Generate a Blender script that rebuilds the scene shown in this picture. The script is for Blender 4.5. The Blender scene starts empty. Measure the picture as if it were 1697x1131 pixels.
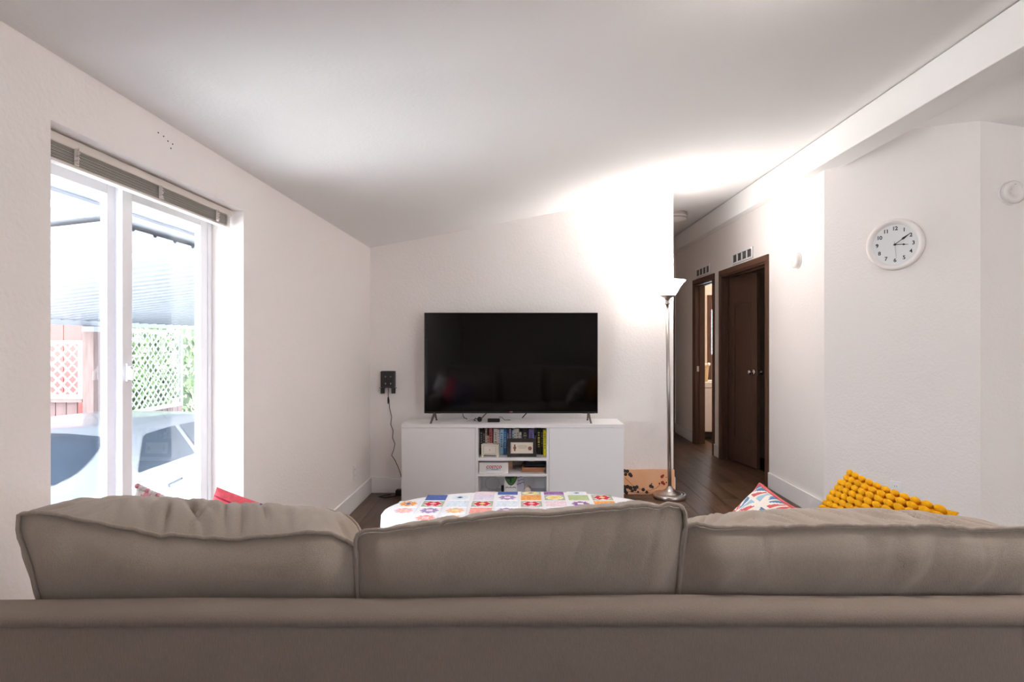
import bpy, math, random
from mathutils import Vector, Matrix, noise
random.seed(7)
SC = bpy.context.scene
COL = SC.collection
PI = math.pi

# ------------------------------------------------------------------ camera, sky, light, exposure
F = 1000.0                      # focal length in pixels of the 1697 px wide frame
VX, VY = 865.0, 566.0           # vanishing point of the room's depth lines
CH = 1.32                       # camera height
cd = bpy.data.cameras.new('camera'); cam = bpy.data.objects.new('camera', cd); COL.objects.link(cam)
cam.location = (0, 0, CH); cam.rotation_euler = (PI/2, 0, 0)
cd.sensor_width = 36.0; cd.lens = F*36.0/1697.0
cd.shift_x = (848.5-VX)/1697.0; cd.shift_y = (VY-565.5)/1697.0
cd.clip_start = 0.02; cd.clip_end = 200
SC.camera = cam
wd = bpy.data.worlds.new('sky'); SC.world = wd; wd.use_nodes = True
bg = wd.node_tree.nodes['Background']
bg.inputs['Color'].default_value = (0.86, 0.93, 1.0, 1); bg.inputs['Strength'].default_value = 12.0
sd_ = bpy.data.lights.new('sun', 'SUN'); sd_.energy = 36.0; sd_.color = (1, .97, .93); sd_.angle = .02
sun = bpy.data.objects.new('sun', sd_); COL.objects.link(sun); sun.location = (8, 0, 20)
sun.rotation_euler = (0, math.radians(22), 0)      # high over the house: lights the yard, not the window
SC.view_settings.view_transform = 'Standard'; SC.view_settings.look = 'None'
SC.view_settings.gamma = 1.0; SC.view_settings.exposure = 0.18; SC.view_settings.use_curve_mapping = False
SC.cycles.use_denoising = True
SC.cycles.max_bounces = 10; SC.cycles.diffuse_bounces = 7; SC.cycles.transparent_max_bounces = 12
LAMP_W, FILL_W, BATH_W = 28.0, 56.0, 24.0  # second value powers the added ceiling fill

# ------------------------------------------------------------------ helpers
W = {}
def wm(o): return W.get(o.name, Matrix.Identity(4)) if o else Matrix.Identity(4)
def lin(c):
    return tuple((x/12.92 if x <= 0.04045 else ((x+0.055)/1.055)**2.4) for x in c)
def px(x, y, Y): return Vector(((x-VX)*Y/F, Y, CH-(y-VY)*Y/F))
def tag(o, label=None, cat=None, group=None, kind=None):
    if label: o['label'] = label
    if cat: o['category'] = cat
    if group: o['group'] = group
    if kind: o['kind'] = kind
    return o
def thing(name, label=None, cat=None, loc=(0, 0, 0), rot=None, group=None, kind=None, mat=None):
    o = bpy.data.objects.new(name, None); COL.objects.link(o); o.empty_display_size = 0.05
    m = mat if mat is not None else Matrix.Translation(loc) @ (rot.to_4x4() if rot is not None else Matrix.Identity(4))
    o.matrix_basis = m; W[o.name] = m.copy()
    return tag(o, label, cat, group, kind)

class MB:
    def __init__(s): s.v = []; s.f = []; s.m = []
    def add(s, vs, fs, mi=0):
        b = len(s.v); s.v += [Vector(p) for p in vs]
        for f in fs: s.f.append([b+i for i in f]); s.m.append(mi)
        return s
    def box(s, x0, x1, y0, y1, z0, z1, mi=0, M=None):
        vs = [Vector((x, y, z)) for z in (z0, z1) for y in (y0, y1) for x in (x0, x1)]
        if M: vs = [M @ p for p in vs]
        return s.add(vs, [(0, 2, 3, 1), (4, 5, 7, 6), (0, 1, 5, 4), (2, 6, 7, 3), (0, 4, 6, 2), (1, 3, 7, 5)], mi)
    def prism(s, poly, axis, a, b, mi=0):
        n = len(poly)
        def P(p, t):
            return (t, p[0], p[1]) if axis == 'x' else ((p[0], t, p[1]) if axis == 'y' else (p[0], p[1], t))
        vs = [P(p, a) for p in poly]+[P(p, b) for p in poly]
        fs = [tuple(range(n))[::-1], tuple(range(n, 2*n))]+[(i, (i+1) % n, n+(i+1) % n, n+i) for i in range(n)]
        return s.add(vs, fs, mi)
    def tube(s, pts, r, n=8, mi=0, caps=True):
        pts = [Vector(p) for p in pts]; k = len(pts)
        rs = r if isinstance(r, (list, tuple)) else [r]*k
        rings = []; up = None
        for i, p in enumerate(pts):
            t = (pts[min(i+1, k-1)]-pts[max(i-1, 0)]).normalized()
            if up is None:
                up = Vector((0, 0, 1)) if abs(t.z) < .9 else Vector((1, 0, 0))
            a = t.cross(up).normalized(); b = a.cross(t).normalized(); up = b
            rings.append([p+(a*math.cos(2*PI*j/n)+b*math.sin(2*PI*j/n))*rs[i] for j in range(n)])
        vs = [q for R in rings for q in R]
        fs = [(i*n+j, i*n+(j+1) % n, (i+1)*n+(j+1) % n, (i+1)*n+j) for i in range(k-1) for j in range(n)]
        if caps: fs += [tuple(range(n))[::-1], tuple(range((k-1)*n, k*n))]
        return s.add(vs, fs, mi)
    def lathe(s, prof, n=32, M=None, mi=0):
        M = M or Matrix.Identity(4); vs = []; fs = []; k = len(prof)
        for r, z in prof:
            for j in range(n): vs.append(M @ Vector((r*math.cos(2*PI*j/n), r*math.sin(2*PI*j/n), z)))
        for i in range(k-1):
            for j in range(n): fs.append((i*n+j, i*n+(j+1) % n, (i+1)*n+(j+1) % n, (i+1)*n+j))
        return s.add(vs, fs, mi)
    def grid(s, fn, nu, nv, cu=False, cv=False, mi=0, mf=None):
        b = len(s.v)
        for i in range(nu):
            for j in range(nv): s.v.append(Vector(fn(i/(nu if cu else nu-1), j/(nv if cv else nv-1))))
        for i in range(nu if cu else nu-1):
            for j in range(nv if cv else nv-1):
                s.f.append([b+i*nv+j, b+((i+1) % nu)*nv+j, b+((i+1) % nu)*nv+(j+1) % nv, b+i*nv+(j+1) % nv])
                s.m.append(mf((i+.5)/(nu-(0 if cu else 1)), (j+.5)/(nv-(0 if cv else 1))) if mf else mi)
        return s
    def ball(s, c, rx, ry, rz, n=8, k=5, M=None, mi=0):
        prof = [(math.sin(PI*i/k), -math.cos(PI*i/k)) for i in range(k+1)]
        T = Matrix.Translation(c) @ (M or Matrix.Identity(4)) @ Matrix.Diagonal((rx, ry, rz, 1))
        return s.lathe([(max(r, .02), z) for r, z in prof], n, T, mi)
    def build(s, name, mats, parent=None, smooth=False, bevel=0, local=False, **kw):
        mats = mats if isinstance(mats, (list, tuple)) else [mats]
        vs = s.v
        if parent is not None and not local:
            I = wm(parent).inverted(); vs = [I @ p for p in vs]; off = Vector()
        elif parent is None:
            lo = Vector([min(p[i] for p in vs) for i in range(3)]); hi = Vector([max(p[i] for p in vs) for i in range(3)])
            off = Vector(((lo.x+hi.x)/2, (lo.y+hi.y)/2, lo.z)); vs = [p-off for p in vs]
        else: off = Vector()
        me = bpy.data.meshes.new(name); me.from_pydata([tuple(p) for p in vs], [], s.f); me.update()
        for m in mats: me.materials.append(m)
        for p, mi in zip(me.polygons, s.m): p.material_index = mi
        if smooth:
            for p in me.polygons: p.use_smooth = True
        o = bpy.data.objects.new(name, me); COL.objects.link(o); o.location = off
        if parent is not None: o.parent = parent
        W[o.name] = wm(parent) @ Matrix.Translation(off)
        if bevel:
            b = o.modifiers.new('edge', 'BEVEL'); b.width = bevel; b.segments = 2; b.limit_method = 'ANGLE'
        fix_normals(me)
        return tag(o, **kw) if kw else o
def fix_normals(me):
    import bmesh
    bm = bmesh.new(); bm.from_mesh(me); bmesh.ops.recalc_face_normals(bm, faces=bm.faces); bm.to_mesh(me); bm.free()
def inst(o, parent=None, M=None, name=None):
    c = o.copy(); COL.objects.link(c)
    if name: c.name = name
    c.parent = parent
    if M is not None: c.matrix_basis = M
    W[c.name] = wm(parent) @ c.matrix_basis
    return c
def text_mesh(body, size, extrude=0.0005, bold=0.0, shear=0.0, sp=1.0):
    cu = bpy.data.curves.new('lettering', 'FONT'); cu.body = body; cu.size = size; cu.extrude = extrude
    cu.offset = bold; cu.shear = shear; cu.align_x = 'CENTER'; cu.align_y = 'CENTER'; cu.space_character = sp
    cu.resolution_u = 3
    o = bpy.data.objects.new('lettering_source', cu); COL.objects.link(o)
    dg = bpy.context.evaluated_depsgraph_get(); dg.update()
    me = bpy.data.meshes.new_from_object(o.evaluated_get(dg))
    bpy.data.objects.remove(o); bpy.data.curves.remove(cu)
    return me
def put_mesh(name, me, mat_, parent, M):
    me.materials.clear(); me.materials.append(mat_)
    o = bpy.data.objects.new(name, me); COL.objects.link(o); o.parent = parent
    o.matrix_basis = wm(parent).inverted() @ M; W[o.name] = M.copy()
    return o

# ------------------------------------------------------------------ materials
def mat(name, c, rough=.5, metal=0, var=0, vscale=8, stretch=(1, 1, 1), bump=0, bscale=60, bstretch=None, spec=.5,
        emit=None, es=0, coat=0, trans=0, sheen=0, srgb=True, rnd=0, c2=None, detail=3, alpha=1):
    m = bpy.data.materials.new(name); m.use_nodes = True; nt = m.node_tree; N = nt.nodes; L = nt.links
    p = N['Principled BSDF']; col = lin(c) if srgb else c
    p.inputs['Base Color'].default_value = (*col, 1); p.inputs['Roughness'].default_value = rough
    p.inputs['Metallic'].default_value = metal; p.inputs['Specular IOR Level'].default_value = spec
    p.inputs['Coat Weight'].default_value = coat; p.inputs['Transmission Weight'].default_value = trans
    if sheen: p.inputs['Sheen Weight'].default_value = sheen
    if emit: p.inputs['Emission Color'].default_value = (*lin(emit), 1); p.inputs['Emission Strength'].default_value = es
    tc = N.new('ShaderNodeTexCoord')
    def noise_node(scale, st):
        mp = N.new('ShaderNodeMapping'); mp.inputs['Scale'].default_value = st; L.new(tc.outputs['Object'], mp.inputs[0])
        if rnd:
            oi = N.new('ShaderNodeObjectInfo'); vm = N.new('ShaderNodeVectorMath'); vm.operation = 'SCALE'
            cx = N.new('ShaderNodeCombineXYZ')
            for k in range(3): L.new(oi.outputs['Random'], cx.inputs[k])
            vm.inputs[3].default_value = 37.0; L.new(cx.outputs[0], vm.inputs[0]); L.new(vm.outputs[0], mp.inputs['Location'])
        nz = N.new('ShaderNodeTexNoise'); nz.inputs['Scale'].default_value = scale; nz.inputs['Detail'].default_value = detail
        L.new(mp.outputs[0], nz.inputs['Vector']); return nz
    if var or c2:
        nz = noise_node(vscale, stretch); rp = N.new('ShaderNodeValToRGB')
        a = col; b = lin(c2) if c2 else col
        rp.color_ramp.elements[0].position = .3; rp.color_ramp.elements[1].position = .7
        rp.color_ramp.elements[0].color = (*[x*(1-var) for x in a], 1); rp.color_ramp.elements[1].color = (*[min(1, x*(1+var)) for x in b], 1)
        L.new(nz.outputs['Fac'], rp.inputs[0]); out = rp.outputs[0]
        if rnd:
            oi = N.new('ShaderNodeObjectInfo'); mr = N.new('ShaderNodeMapRange')
            mr.inputs['To Min'].default_value = 1-rnd; mr.inputs['To Max'].default_value = 1+rnd
            L.new(oi.outputs['Random'], mr.inputs[0]); vm = N.new('ShaderNodeVectorMath'); vm.operation = 'SCALE'
            L.new(out, vm.inputs[0]); L.new(mr.outputs[0], vm.inputs[3]); out = vm.outputs[0]
        L.new(out, p.inputs['Base Color'])
    if bump:
        nz = noise_node(bscale, bstretch or (1, 1, 1)); bp = N.new('ShaderNodeBump')
        bp.inputs['Strength'].default_value = bump; bp.inputs['Distance'].default_value = .004
        L.new(nz.outputs['Fac'], bp.inputs['Height']); L.new(bp.outputs[0], p.inputs['Normal'])
    return m
def glass_mat(name, tint=(1, 1, 1), gloss=.6):
    m = bpy.data.materials.new(name); m.use_nodes = True; nt = m.node_tree; N = nt.nodes; L = nt.links; N.clear()
    o = N.new('ShaderNodeOutputMaterial'); t = N.new('ShaderNodeBsdfTransparent'); g = N.new('ShaderNodeBsdfGlossy')
    t.inputs[0].default_value = (*tint, 1); g.inputs['Roughness'].default_value = .02
    fr = N.new('ShaderNodeFresnel'); fr.inputs[0].default_value = 1.45
    mu = N.new('ShaderNodeMath'); mu.operation = 'MULTIPLY'; mu.inputs[1].default_value = gloss
    mx = N.new('ShaderNodeMixShader'); L.new(fr.outputs[0], mu.inputs[0]); L.new(mu.outputs[0], mx.inputs[0])
    L.new(t.outputs[0], mx.inputs[1]); L.new(g.outputs[0], mx.inputs[2]); L.new(mx.outputs[0], o.inputs[0]); return m

M_WALL = mat('wall_paint', (.957, .937, .927), .85, bump=.55, bscale=60, spec=.2, detail=2)
M_CEIL = mat('ceiling_paint', (.965, .96, .957), .9, bump=.25, bscale=60, spec=.15, detail=2)
M_TRIMW = mat('white_trim_paint', (.955, .95, .955), .45, spec=.4)
M_VINYL = mat('white_vinyl', (.95, .95, .97), .35, spec=.4)
M_GLASS = glass_mat('window_glass', (.97, .985, 1), .12)
M_CLEAR = glass_mat('clear_glass', (.985, .995, .99), .5)
M_PLANK = mat('brown_floor_plank', (.265, .19, .15), .32, c2=(.41, .31, .24), var=.12, vscale=9, stretch=(3, .28, 1), rnd=.28, bump=.12, bscale=30, bstretch=(6, .5, 1), spec=.45, detail=6)
M_SUB = mat('dark_subfloor', (.17, .12, .10), .6)
M_DOORW = mat('dark_walnut_door', (.31, .22, .175), .5, var=.14, vscale=10, stretch=(6, 6, .5), detail=5, spec=.3)
M_CASING = mat('walnut_casing', (.37, .255, .20), .5, var=.12, vscale=12, stretch=(5, 5, .6), detail=5, spec=.3)
M_NICKEL = mat('brushed_nickel', (.72, .69, .67), .28, metal=1, var=.06, vscale=40, stretch=(1, 1, .05))
M_STEEL = mat('chrome_knob', (.75, .72, .70), .18, metal=1)
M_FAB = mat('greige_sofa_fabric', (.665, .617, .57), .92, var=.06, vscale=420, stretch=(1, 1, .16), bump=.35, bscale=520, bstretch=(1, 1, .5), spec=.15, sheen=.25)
M_FABD = mat('greige_sofa_fabric_shaded', (.565, .512, .475), .95, var=.08, vscale=480, stretch=(1, 1, .12), bump=.3, bscale=520, bstretch=(1, 1, .5), spec=.1, sheen=.15)  # same sofa fabric, darkened for the shade on its back
M_OTTO = mat('beige_ottoman_fabric', (.74, .70, .64), .9, var=.05, vscale=150, bump=.2, bscale=300)
M_BLACK = mat('black_plastic', (.07, .07, .075), .45, spec=.3)
M_DKGREY = mat('dark_grey_plastic', (.23, .235, .24), .5, spec=.3)
M_SCREEN = mat('glossy_black_screen', (.012, .012, .014), .06, spec=.30)
M_STANDW = mat('white_laminate', (.96, .955, .962), .38, spec=.35)
M_BLIND = mat('grey_green_slat', (.72, .71, .67), .5, spec=.3)
M_RAIL = mat('cream_blind_rail', (.87, .84, .81), .5, spec=.3)
M_CORD = mat('off_white_cord', (.90, .86, .84), .8)
M_DKBROWN = mat('espresso_wood', (.17, .13, .115), .5, var=.1, vscale=14, stretch=(1, 5, 1))
M_WHITEP = mat('white_card', (.94, .93, .92), .6)

# ------------------------------------------------------------------ room shell
XL, YW, XE = -1.323, 5.26, 1.32         # left wall, far wall, end of the far wall
XH = 2.23                                # hall wall
YA = 4.454; XB, YB = 2.886, 3.798        # angled wall runs (XH,YA) -> (XB,YB)
YBK, XR, YEND = -3.2, 5.3, 8.75
def zc(X): return 2.134+.191*(X-XL) if X <= XH else 2.8126-.155*(X-XH)
WY0, WY1, WZ0, WZ1 = 1.694, 2.867, .50, 1.942
S = dict(kind='structure')
m = MB(); XO = XL-.22
m.box(XO, XL, YBK-.2, WY0, -.3, zc(XL)+.03); m.box(XO, XL, WY1, YW+.12, -.3, zc(XL)+.03)
m.box(XO, XL, WY0, WY1, WZ1, zc(XL)+.03); m.box(XO, XL, WY0, WY1, -.3, WZ0)
m.build('wall_left', M_WALL, **S)
MB().prism([(XL, -.02), (XE, -.02), (XE, zc(XE)), (XL, zc(XL))], 'y', YW, YW+.12).build('wall_far', M_WALL, **S)
MB().prism([(XE-.12, -.02), (XE, -.02), (XE, zc(XE)), (XE-.12, zc(XE-.12))], 'y', YW+.12, YEND).build('wall_hall_left', M_WALL, **S)
D1a, D1b, D2a, D2b, DZ = 5.50, 6.735, 7.03, 7.78, 2.05
m = MB()
for a, b in ((YA, D1a), (D1b, D2a), (D2b, YEND)): m.box(XH, XH+.12, a, b, -.02, 2.584)
for a, b in ((D1a, D1b), (D2a, D2b)): m.box(XH, XH+.12, a, b, DZ, 2.584)
m.box(2.323, XH+.12, YA, YEND, 2.584, zc(XH+.12))
m.build('wall_hall_right', M_WALL, **S)
dx = Vector((XB-XH, YB-YA, 0)); L45 = dx.length; dx.normalize(); n45 = Vector((-dx.y, dx.x, 0))   # points away from the room
def ang(s, d, z): p = Vector((XH, YA, 0))+dx*s+n45*d; return (p.x, p.y, z)
m = MB()
for t0, t1 in ((0, .13), (.13, L45)):
    vs = []
    for (s, d) in ((t0, 0), (t1, 0), (t1, .12), (t0, .12)):
        vs.append(ang(s, d, -.02))
    for (s, d) in ((t0, 0), (t1, 0), (t1, .12), (t0, .12)):
        p = ang(s, d, 0); vs.append((p[0], p[1], 2.584 if t1 < .2 else zc(p[0])+.005))
    m.add(vs, [(0, 3, 2, 1), (4, 5, 6, 7), (0, 1, 5, 4), (1, 2, 6, 5), (2, 3, 7, 6), (3, 0, 4, 7)])
m.build('wall_angled', M_WALL, **S)
MB().prism([(XB, -.02), (XR, -.02), (XR, zc(XR)), (XB, zc(XB))], 'y', YB, YB+.12).build('wall_kitchen', M_WALL, **S)
MB().box(XR, XR+.15, YBK-.2, YEND+.2, -.02, zc(XR)+.05).build('wall_right', M_WALL, **S)
# back wall with an added, unseen window that lets extra daylight in
m = MB()
def gx(x0, x1, z0=None, z1=None):
    pts = [(x0, z0 if z0 is not None else -.02), (x1, z0 if z0 is not None else -.02)]
    if z1 is None:
        if x0 < XH < x1: pts += [(x1, zc(x1)), (XH, zc(XH)), (x0, zc(x0))]
        else: pts += [(x1, zc(x1)), (x0, zc(x0))]
    else: pts += [(x1, z1), (x0, z1)]
    m.prism(pts, 'y', YBK-.2, YBK)
gx(XL, 3.0); gx(3.0, 4.6, None, .95); gx(3.0, 4.6, 2.1); gx(4.6, XR)
m.build('wall_back', M_WALL, **S)
# end of the hall, bathroom, bedroom
m = MB(); m.box(XE-.12, XH, YEND, YEND+.12, -.02, 2.83)
m.build('wall_hall_end', M_WALL, **S)
M_BATHW = mat('peach_bath_paint', (.91, .85, .79), .85, bump=.2, bscale=75, spec=.2)
m = MB(); m.box(XH+.12, 2.745, YEND, YEND+.12, -.02, 2.8); m.box(3.5, XR, YEND, YEND+.12, -.02, 2.8)
m.box(2.745, 3.5, YEND, YEND+.12, 1.93, 2.8); m.box(2.745, 3.5, YEND, YEND+.12, -.02, .55)
m.build('wall_bathroom', M_BATHW, **S)
MB().prism([(XH+.12, -.02), (XR, -.02), (XR, zc(XR)), (XH+.12, zc(XH+.12))], 'y', 6.87, 6.95).build('wall_partition', M_BATHW, **S)
m = MB(); t = .12
for a, b in ((XL-.3, XH), (XH, XR+.2)):
    m.prism([(a, zc(a)), (b, zc(b) if b <= XH else zc(b)), (b, zc(b)+t), (a, zc(a)+t)], 'y', YBK-.25, YEND+.25)
m.build('ceiling', M_CEIL, **S)
MB().box(2.144, 2.323, YBK, YEND, 2.583, 2.79).build('trim_1', M_CEIL, bevel=.004, **S)
tag(bpy.data.objects['trim_1'], 'white boxed ridge beam running the length of the room')
# floor: slab plus single planks
fl = MB().box(XL-.2, XR+.1, YBK-.2, YEND+.2, -.16, -.008).build('floor', M_SUB, **S)
PW, PL = .158, 1.22
pm = MB(); h = .0015
pm.add([(h, h, 0), (PW-h, h, 0), (PW-h, PL-h, 0), (h, PL-h, 0)]+[(0, 0, -.0035), (PW, 0, -.0035), (PW, PL, -.0035), (0, PL, -.0035)]+[(0, 0, -.008), (PW, 0, -.008), (PW, PL, -.008), (0, PL, -.008)],
       [(0, 1, 2, 3)]+[(i, (i+1) % 4, 4+(i+1) % 4, 4+i)[::-1] for i in range(4)]+[(4+i, 4+(i+1) % 4, 8+(i+1) % 4, 8+i)[::-1] for i in range(4)])
plank0 = pm.build('plank', M_PLANK, fl, local=True)
first = True; Wf = wm(fl).inverted()
for i in range(36):
    x = XL-.02+i*PW; y = .6-random.random()*PL*.9
    while y < (YEND-.02 if i < 24 else 3.7):
        if not (y+PL < 1.2):
            Mx = Wf @ Matrix.Translation((x, y, 0))
            if first: plank0.matrix_basis = Mx; first = False
            else: inst(plank0, fl, Mx)
        y += PL
# baseboards
def bbox(x0, x1, y0, y1, name): MB().box(x0, x1, y0, y1, 0, .138).build(name, M_TRIMW, bevel=.004, **S)
bbox(XL, XL+.015, YBK, YW, 'baseboard_left')
bbox(XL+.015, XE, YW-.015, YW, 'baseboard_far')
bbox(XE, XE+.015, YW-.015, YEND, 'baseboard_hall_left')
m = MB()
for a, b in ((YA, D1a-.06), (D1b+.06, D2a-.06), (D2b+.06, YEND)): m.box(XH-.015, XH, a, b, 0, .138)
m.build('baseboard_hall_right', M_TRIMW, bevel=.004, **S)
m = MB(); vs = [ang(s, d, z) for z in (0, .138) for (s, d) in ((-.006, -.015), (L45, -.015), (L45, 0), (0, 0))]
m.add(vs, [(0, 3, 2, 1), (4, 5, 6, 7), (0, 1, 5, 4), (1, 2, 6, 5), (2, 3, 7, 6), (3, 0, 4, 7)])
m.build('baseboard_angled', M_TRIMW, bevel=.004, **S)
bbox(XB-.01, XR, YB-.015, YB, 'baseboard_kitchen')

# window in the left wall
win = thing('window_1', 'white vinyl sliding window set deep in the wall', loc=((XL-.2), (WY0+WY1)/2, WZ0), kind='structure')
FX0, FX1 = XL-.215, XL-.15
m = MB(); fw = .032
m.box(FX0, FX1, WY0, WY0+fw, WZ0, WZ1); m.box(FX0, FX1, WY1-fw, WY1, WZ0, WZ1)
m.box(FX0, FX1, WY0+fw, WY1-fw, WZ1-fw-.012, WZ1); m.box(FX0, FX1, WY0+fw, WY1-fw, WZ0, WZ0+fw)
m.build('window_frame', M_VINYL, win, bevel=.004)
def sash(y0, y1, x0, x1, sw):
    m = MB(); z0, z1 = WZ0+fw, WZ1-fw-.012
    m.box(x0, x1, y0, y0+sw, z0, z1); m.box(x0, x1, y1-sw, y1, z0, z1)
    m.box(x0, x1, y0+sw, y1-sw, z1-sw*.8, z1); m.box(x0, x1, y0+sw, y1-sw, z0, z0+sw)
    s = m.build('sash', M_VINYL, win, bevel=.003)
    MB().box((x0+x1)/2-.003, (x0+x1)/2+.003, y0+sw, y1-sw, z0+sw, z1-sw*.8).build('pane', M_GLASS, s)
    return s
sash(WY0+fw, 2.245, FX0+.005, FX0+.030, .052)
s2 = sash(2.232, WY1-fw, FX0+.033, FX0+.060, .058)
m = MB(); c = Vector((FX0+.064, 2.262, 1.205))
m.box(c.x-.004, c.x+.004, c.y-.014, c.y+.016, c.z-.035, c.z+.033); m.box(c.x+.003, c.x+.014, c.y-.012, c.y+.006, c.z-.028, c.z+.022)
m.tube([c+Vector((.010, -.008, .012)), c+Vector((.022, -.012, 0)), c+Vector((.022, -.014, -.03))], .006, 8)
m.build('window_latch', M_VINYL, s2, bevel=.002)
# mini blind drawn up under the lintel
bl = thing('window_blind', 'raised grey-green mini blind with cream head rail under the window lintel', 'blind', (XL-.06, (WY0+WY1)/2, 1.85))
bx0, bx1, by0, by1 = XL-.085, XL-.047, WY0+.012, WY1-.014
MB().box(bx0, bx1, by0, by1, 1.908, 1.937).build('head_rail', M_RAIL, bl, bevel=.003)
MB().box(bx0+.004, bx1-.004, by0+.01, by1-.012, 1.852, 1.861).build('bottom_rail', M_RAIL, bl, bevel=.002)
sl = None
for k in range(13):
    z = 1.8635+k*.0034
    if sl is None:
        m = MB(); n = 5; xs_ = [bx0+.005+(bx1-bx0-.009)*i/n for i in range(n+1)]
        top_ = [(x_, z+.0022*math.sin(PI*i/n)) for i, x_ in enumerate(xs_)]
        m.prism(top_+[(x_, zz-.0016) for x_, zz in top_[::-1]], 'y', by0+.012, by1-.014)
        sl = m.build('slat', M_BLIND, bl)
    else: inst(sl, bl, Matrix.Translation((0.0014*math.sin(k*2.3), .002*math.sin(k*1.7), k*.0034)))
for yy in (1.855, 2.285, 2.71):
    m = MB()
    for q in range(14):
        a = random.random()*6.28; z = 1.862+q*.0036
        m.tube([Vector((bx1-.001, yy-.006, z)), Vector((bx1+.009, yy+.006*math.cos(a), z+.004*math.sin(a))), Vector((bx1+.001, yy+.008, z+.002))], .0022, 5)
    m.build('ladder_tape', M_CORD, bl)
MB().tube([(bx1+.004, 2.775, 1.91), (bx1+.006, 2.777, 1.2)], .004, 6).build('tilt_wand', M_CLEAR, bl)
m = MB()
for k in (0, .011):
    m.tube([(bx1+.003, 2.80+k, 1.91), (bx1+.004, 2.803+k, 1.4), (bx1+.005, 2.812+k*1.5, .75)], .0011, 5)
m.build('lift_cord', M_CORD, bl)
# frame and glass of the added back window
for k, (x0, x1, z0, z1) in enumerate(((3.0, 4.6, .95, 2.1),)):
    w = thing('window_%d' % (k+2), 'added unseen white framed window in the wall behind the viewpoint', loc=((x0+x1)/2, YBK-.1, z0), kind='structure')
    m = MB(); y0, y1 = YBK-.15, YBK-.09
    for a, b, c_, d in ((x0, x0+.05, z0, z1), (x1-.05, x1, z0, z1), (x0+.05, x1-.05, z0, z0+.05), (x0+.05, x1-.05, z1-.05, z1), ((x0+x1)/2-.03, (x0+x1)/2+.03, z0+.05, z1-.05)):
        m.box(a, b, y0, y1, c_, d)
    m.build('window_frame', M_VINYL, w)
    for a, b in ((x0+.05, (x0+x1)/2-.03), ((x0+x1)/2+.03, x1-.05)):
        MB().box(a, b, YBK-.123, YBK-.117, z0+.05, z1-.05).build('pane', M_GLASS, w)

# hall doors: casings, leaf
def casing(name, a, b, label):
    t = thing(name, label, loc=(XH, (a+b)/2, 0), kind='structure'); cw = .058
    for y0, y1 in ((a-cw, a), (b, b+cw)): MB().box(XH-.018, XH, y0, y1, 0, DZ).build('side_casing', M_CASING, t, bevel=.004)
    MB().box(XH-.018, XH, a-cw, b+cw, DZ, DZ+.058).build('head_casing', M_CASING, t, bevel=.004)
    for y0, y1 in ((a, a+.018), (b-.018, b)): MB().box(XH-.004, XH+.124, y0, y1, 0, DZ-.018).build('jamb', M_DOORW, t)
    MB().box(XH-.004, XH+.124, a, b, DZ-.018, DZ).build('head_jamb', M_DOORW, t)
    m = MB(); m.box(XH+.05, XH+.062, a+.018, a+.03, 0, DZ-.018); m.box(XH+.05, XH+.062, b-.03, b-.018, 0, DZ-.018); m.box(XH+.05, XH+.062, a+.03, b-.03, DZ-.03, DZ-.018)
    m.build('door_stop', M_DOORW, t)
    return t
casing('trim_2', D1a, D1b, 'dark walnut casing around the open bedroom doorway')
c2 = casing('trim_3', D2a, D2b, 'dark walnut casing around the narrow bathroom doorway')
MB().box(XH+.02, XH+.055, D2b-.021, D2b-.0175, .93, 1.0).build('strike_plate', M_NICKEL, c2)
# bedroom leaf, hinged at the far jamb, ajar into the room
hx, hy = XH+.085, D1b-.022
dirv = Vector((2.419-2.314, 6.226-6.757, 0)).normalized(); LW = .545
rot = Matrix(((dirv.x, -dirv.y, 0), (dirv.y, dirv.x, 0), (0, 0, 1)))      # local x along the leaf, local y towards the bedroom
dr = thing('door_1', 'dark walnut single-panel door standing ajar into the dark bedroom', loc=(hx, hy, .014), rot=rot, kind='structure')
m = MB(); TH = .036; DH = 2.012
m.box(0, .10, -TH/2, TH/2, 0, DH); m.box(LW-.10, LW, -TH/2, TH/2, 0, DH)
m.box(.10, LW-.10, -TH/2, TH/2, 0, .24); m.box(.10, LW-.10, -TH/2, TH/2, 1.72, DH)
m.build('door_frame', M_DOORW, dr, local=True, bevel=.002)
MB().box(.10, LW-.10, -.008, .008, .24, 1.72).build('door_panel', M_DOORW, dr, local=True)
for sgn in (-1, 1):
    m = MB(); y0, y1 = sorted((sgn*.008, sgn*.021))
    m.box(.10, .122, y0, y1, .24, 1.72); m.box(LW-.122, LW-.10, y0, y1, .24, 1.72)
    m.box(.122, LW-.122, y0, y1, .24, .262); m.box(.122, LW-.122, y0, y1, 1.698, 1.72)
    m.build('panel_moulding', M_DOORW, dr, local=True, bevel=.005)
for sgn in (-1, 1):
    Mk = Matrix.Translation((LW-.055, sgn*TH/2, .985)) @ Matrix.Rotation(-sgn*PI/2, 4, 'X')
    m = MB(); m.lathe([(0.001, 0), (.031, 0), (.031, .005), (.024, .010), (.012, .013), (.011, .028), (.020, .036), (.0265, .046), (.0255, .057), (.016, .066), (0.001, .068)], 20, Mk)
    m.build('door_knob', M_STEEL, dr, local=True, smooth=True)
MB().box(LW-.0005, LW+.0025, -.012, .012, .955, 1.015).build('latch_plate', M_STEEL, dr, local=True)
# casing sliver at the end of the hall
t = thing('trim_4', 'shadowed brown door casing at the end of the hall', loc=(2.0, YEND, 0), kind='structure')
MB().box(2.165, 2.212, YEND-.018, YEND, 0, 2.1).build('side_casing', M_CASING, t); MB().box(1.38, 1.43, YEND-.018, YEND, 0, 2.1).build('side_casing', M_CASING, t)
MB().box(1.43, 2.165, YEND-.012, YEND-.002, 0, 2.05).build('door_leaf', M_DOORW, t)

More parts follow.
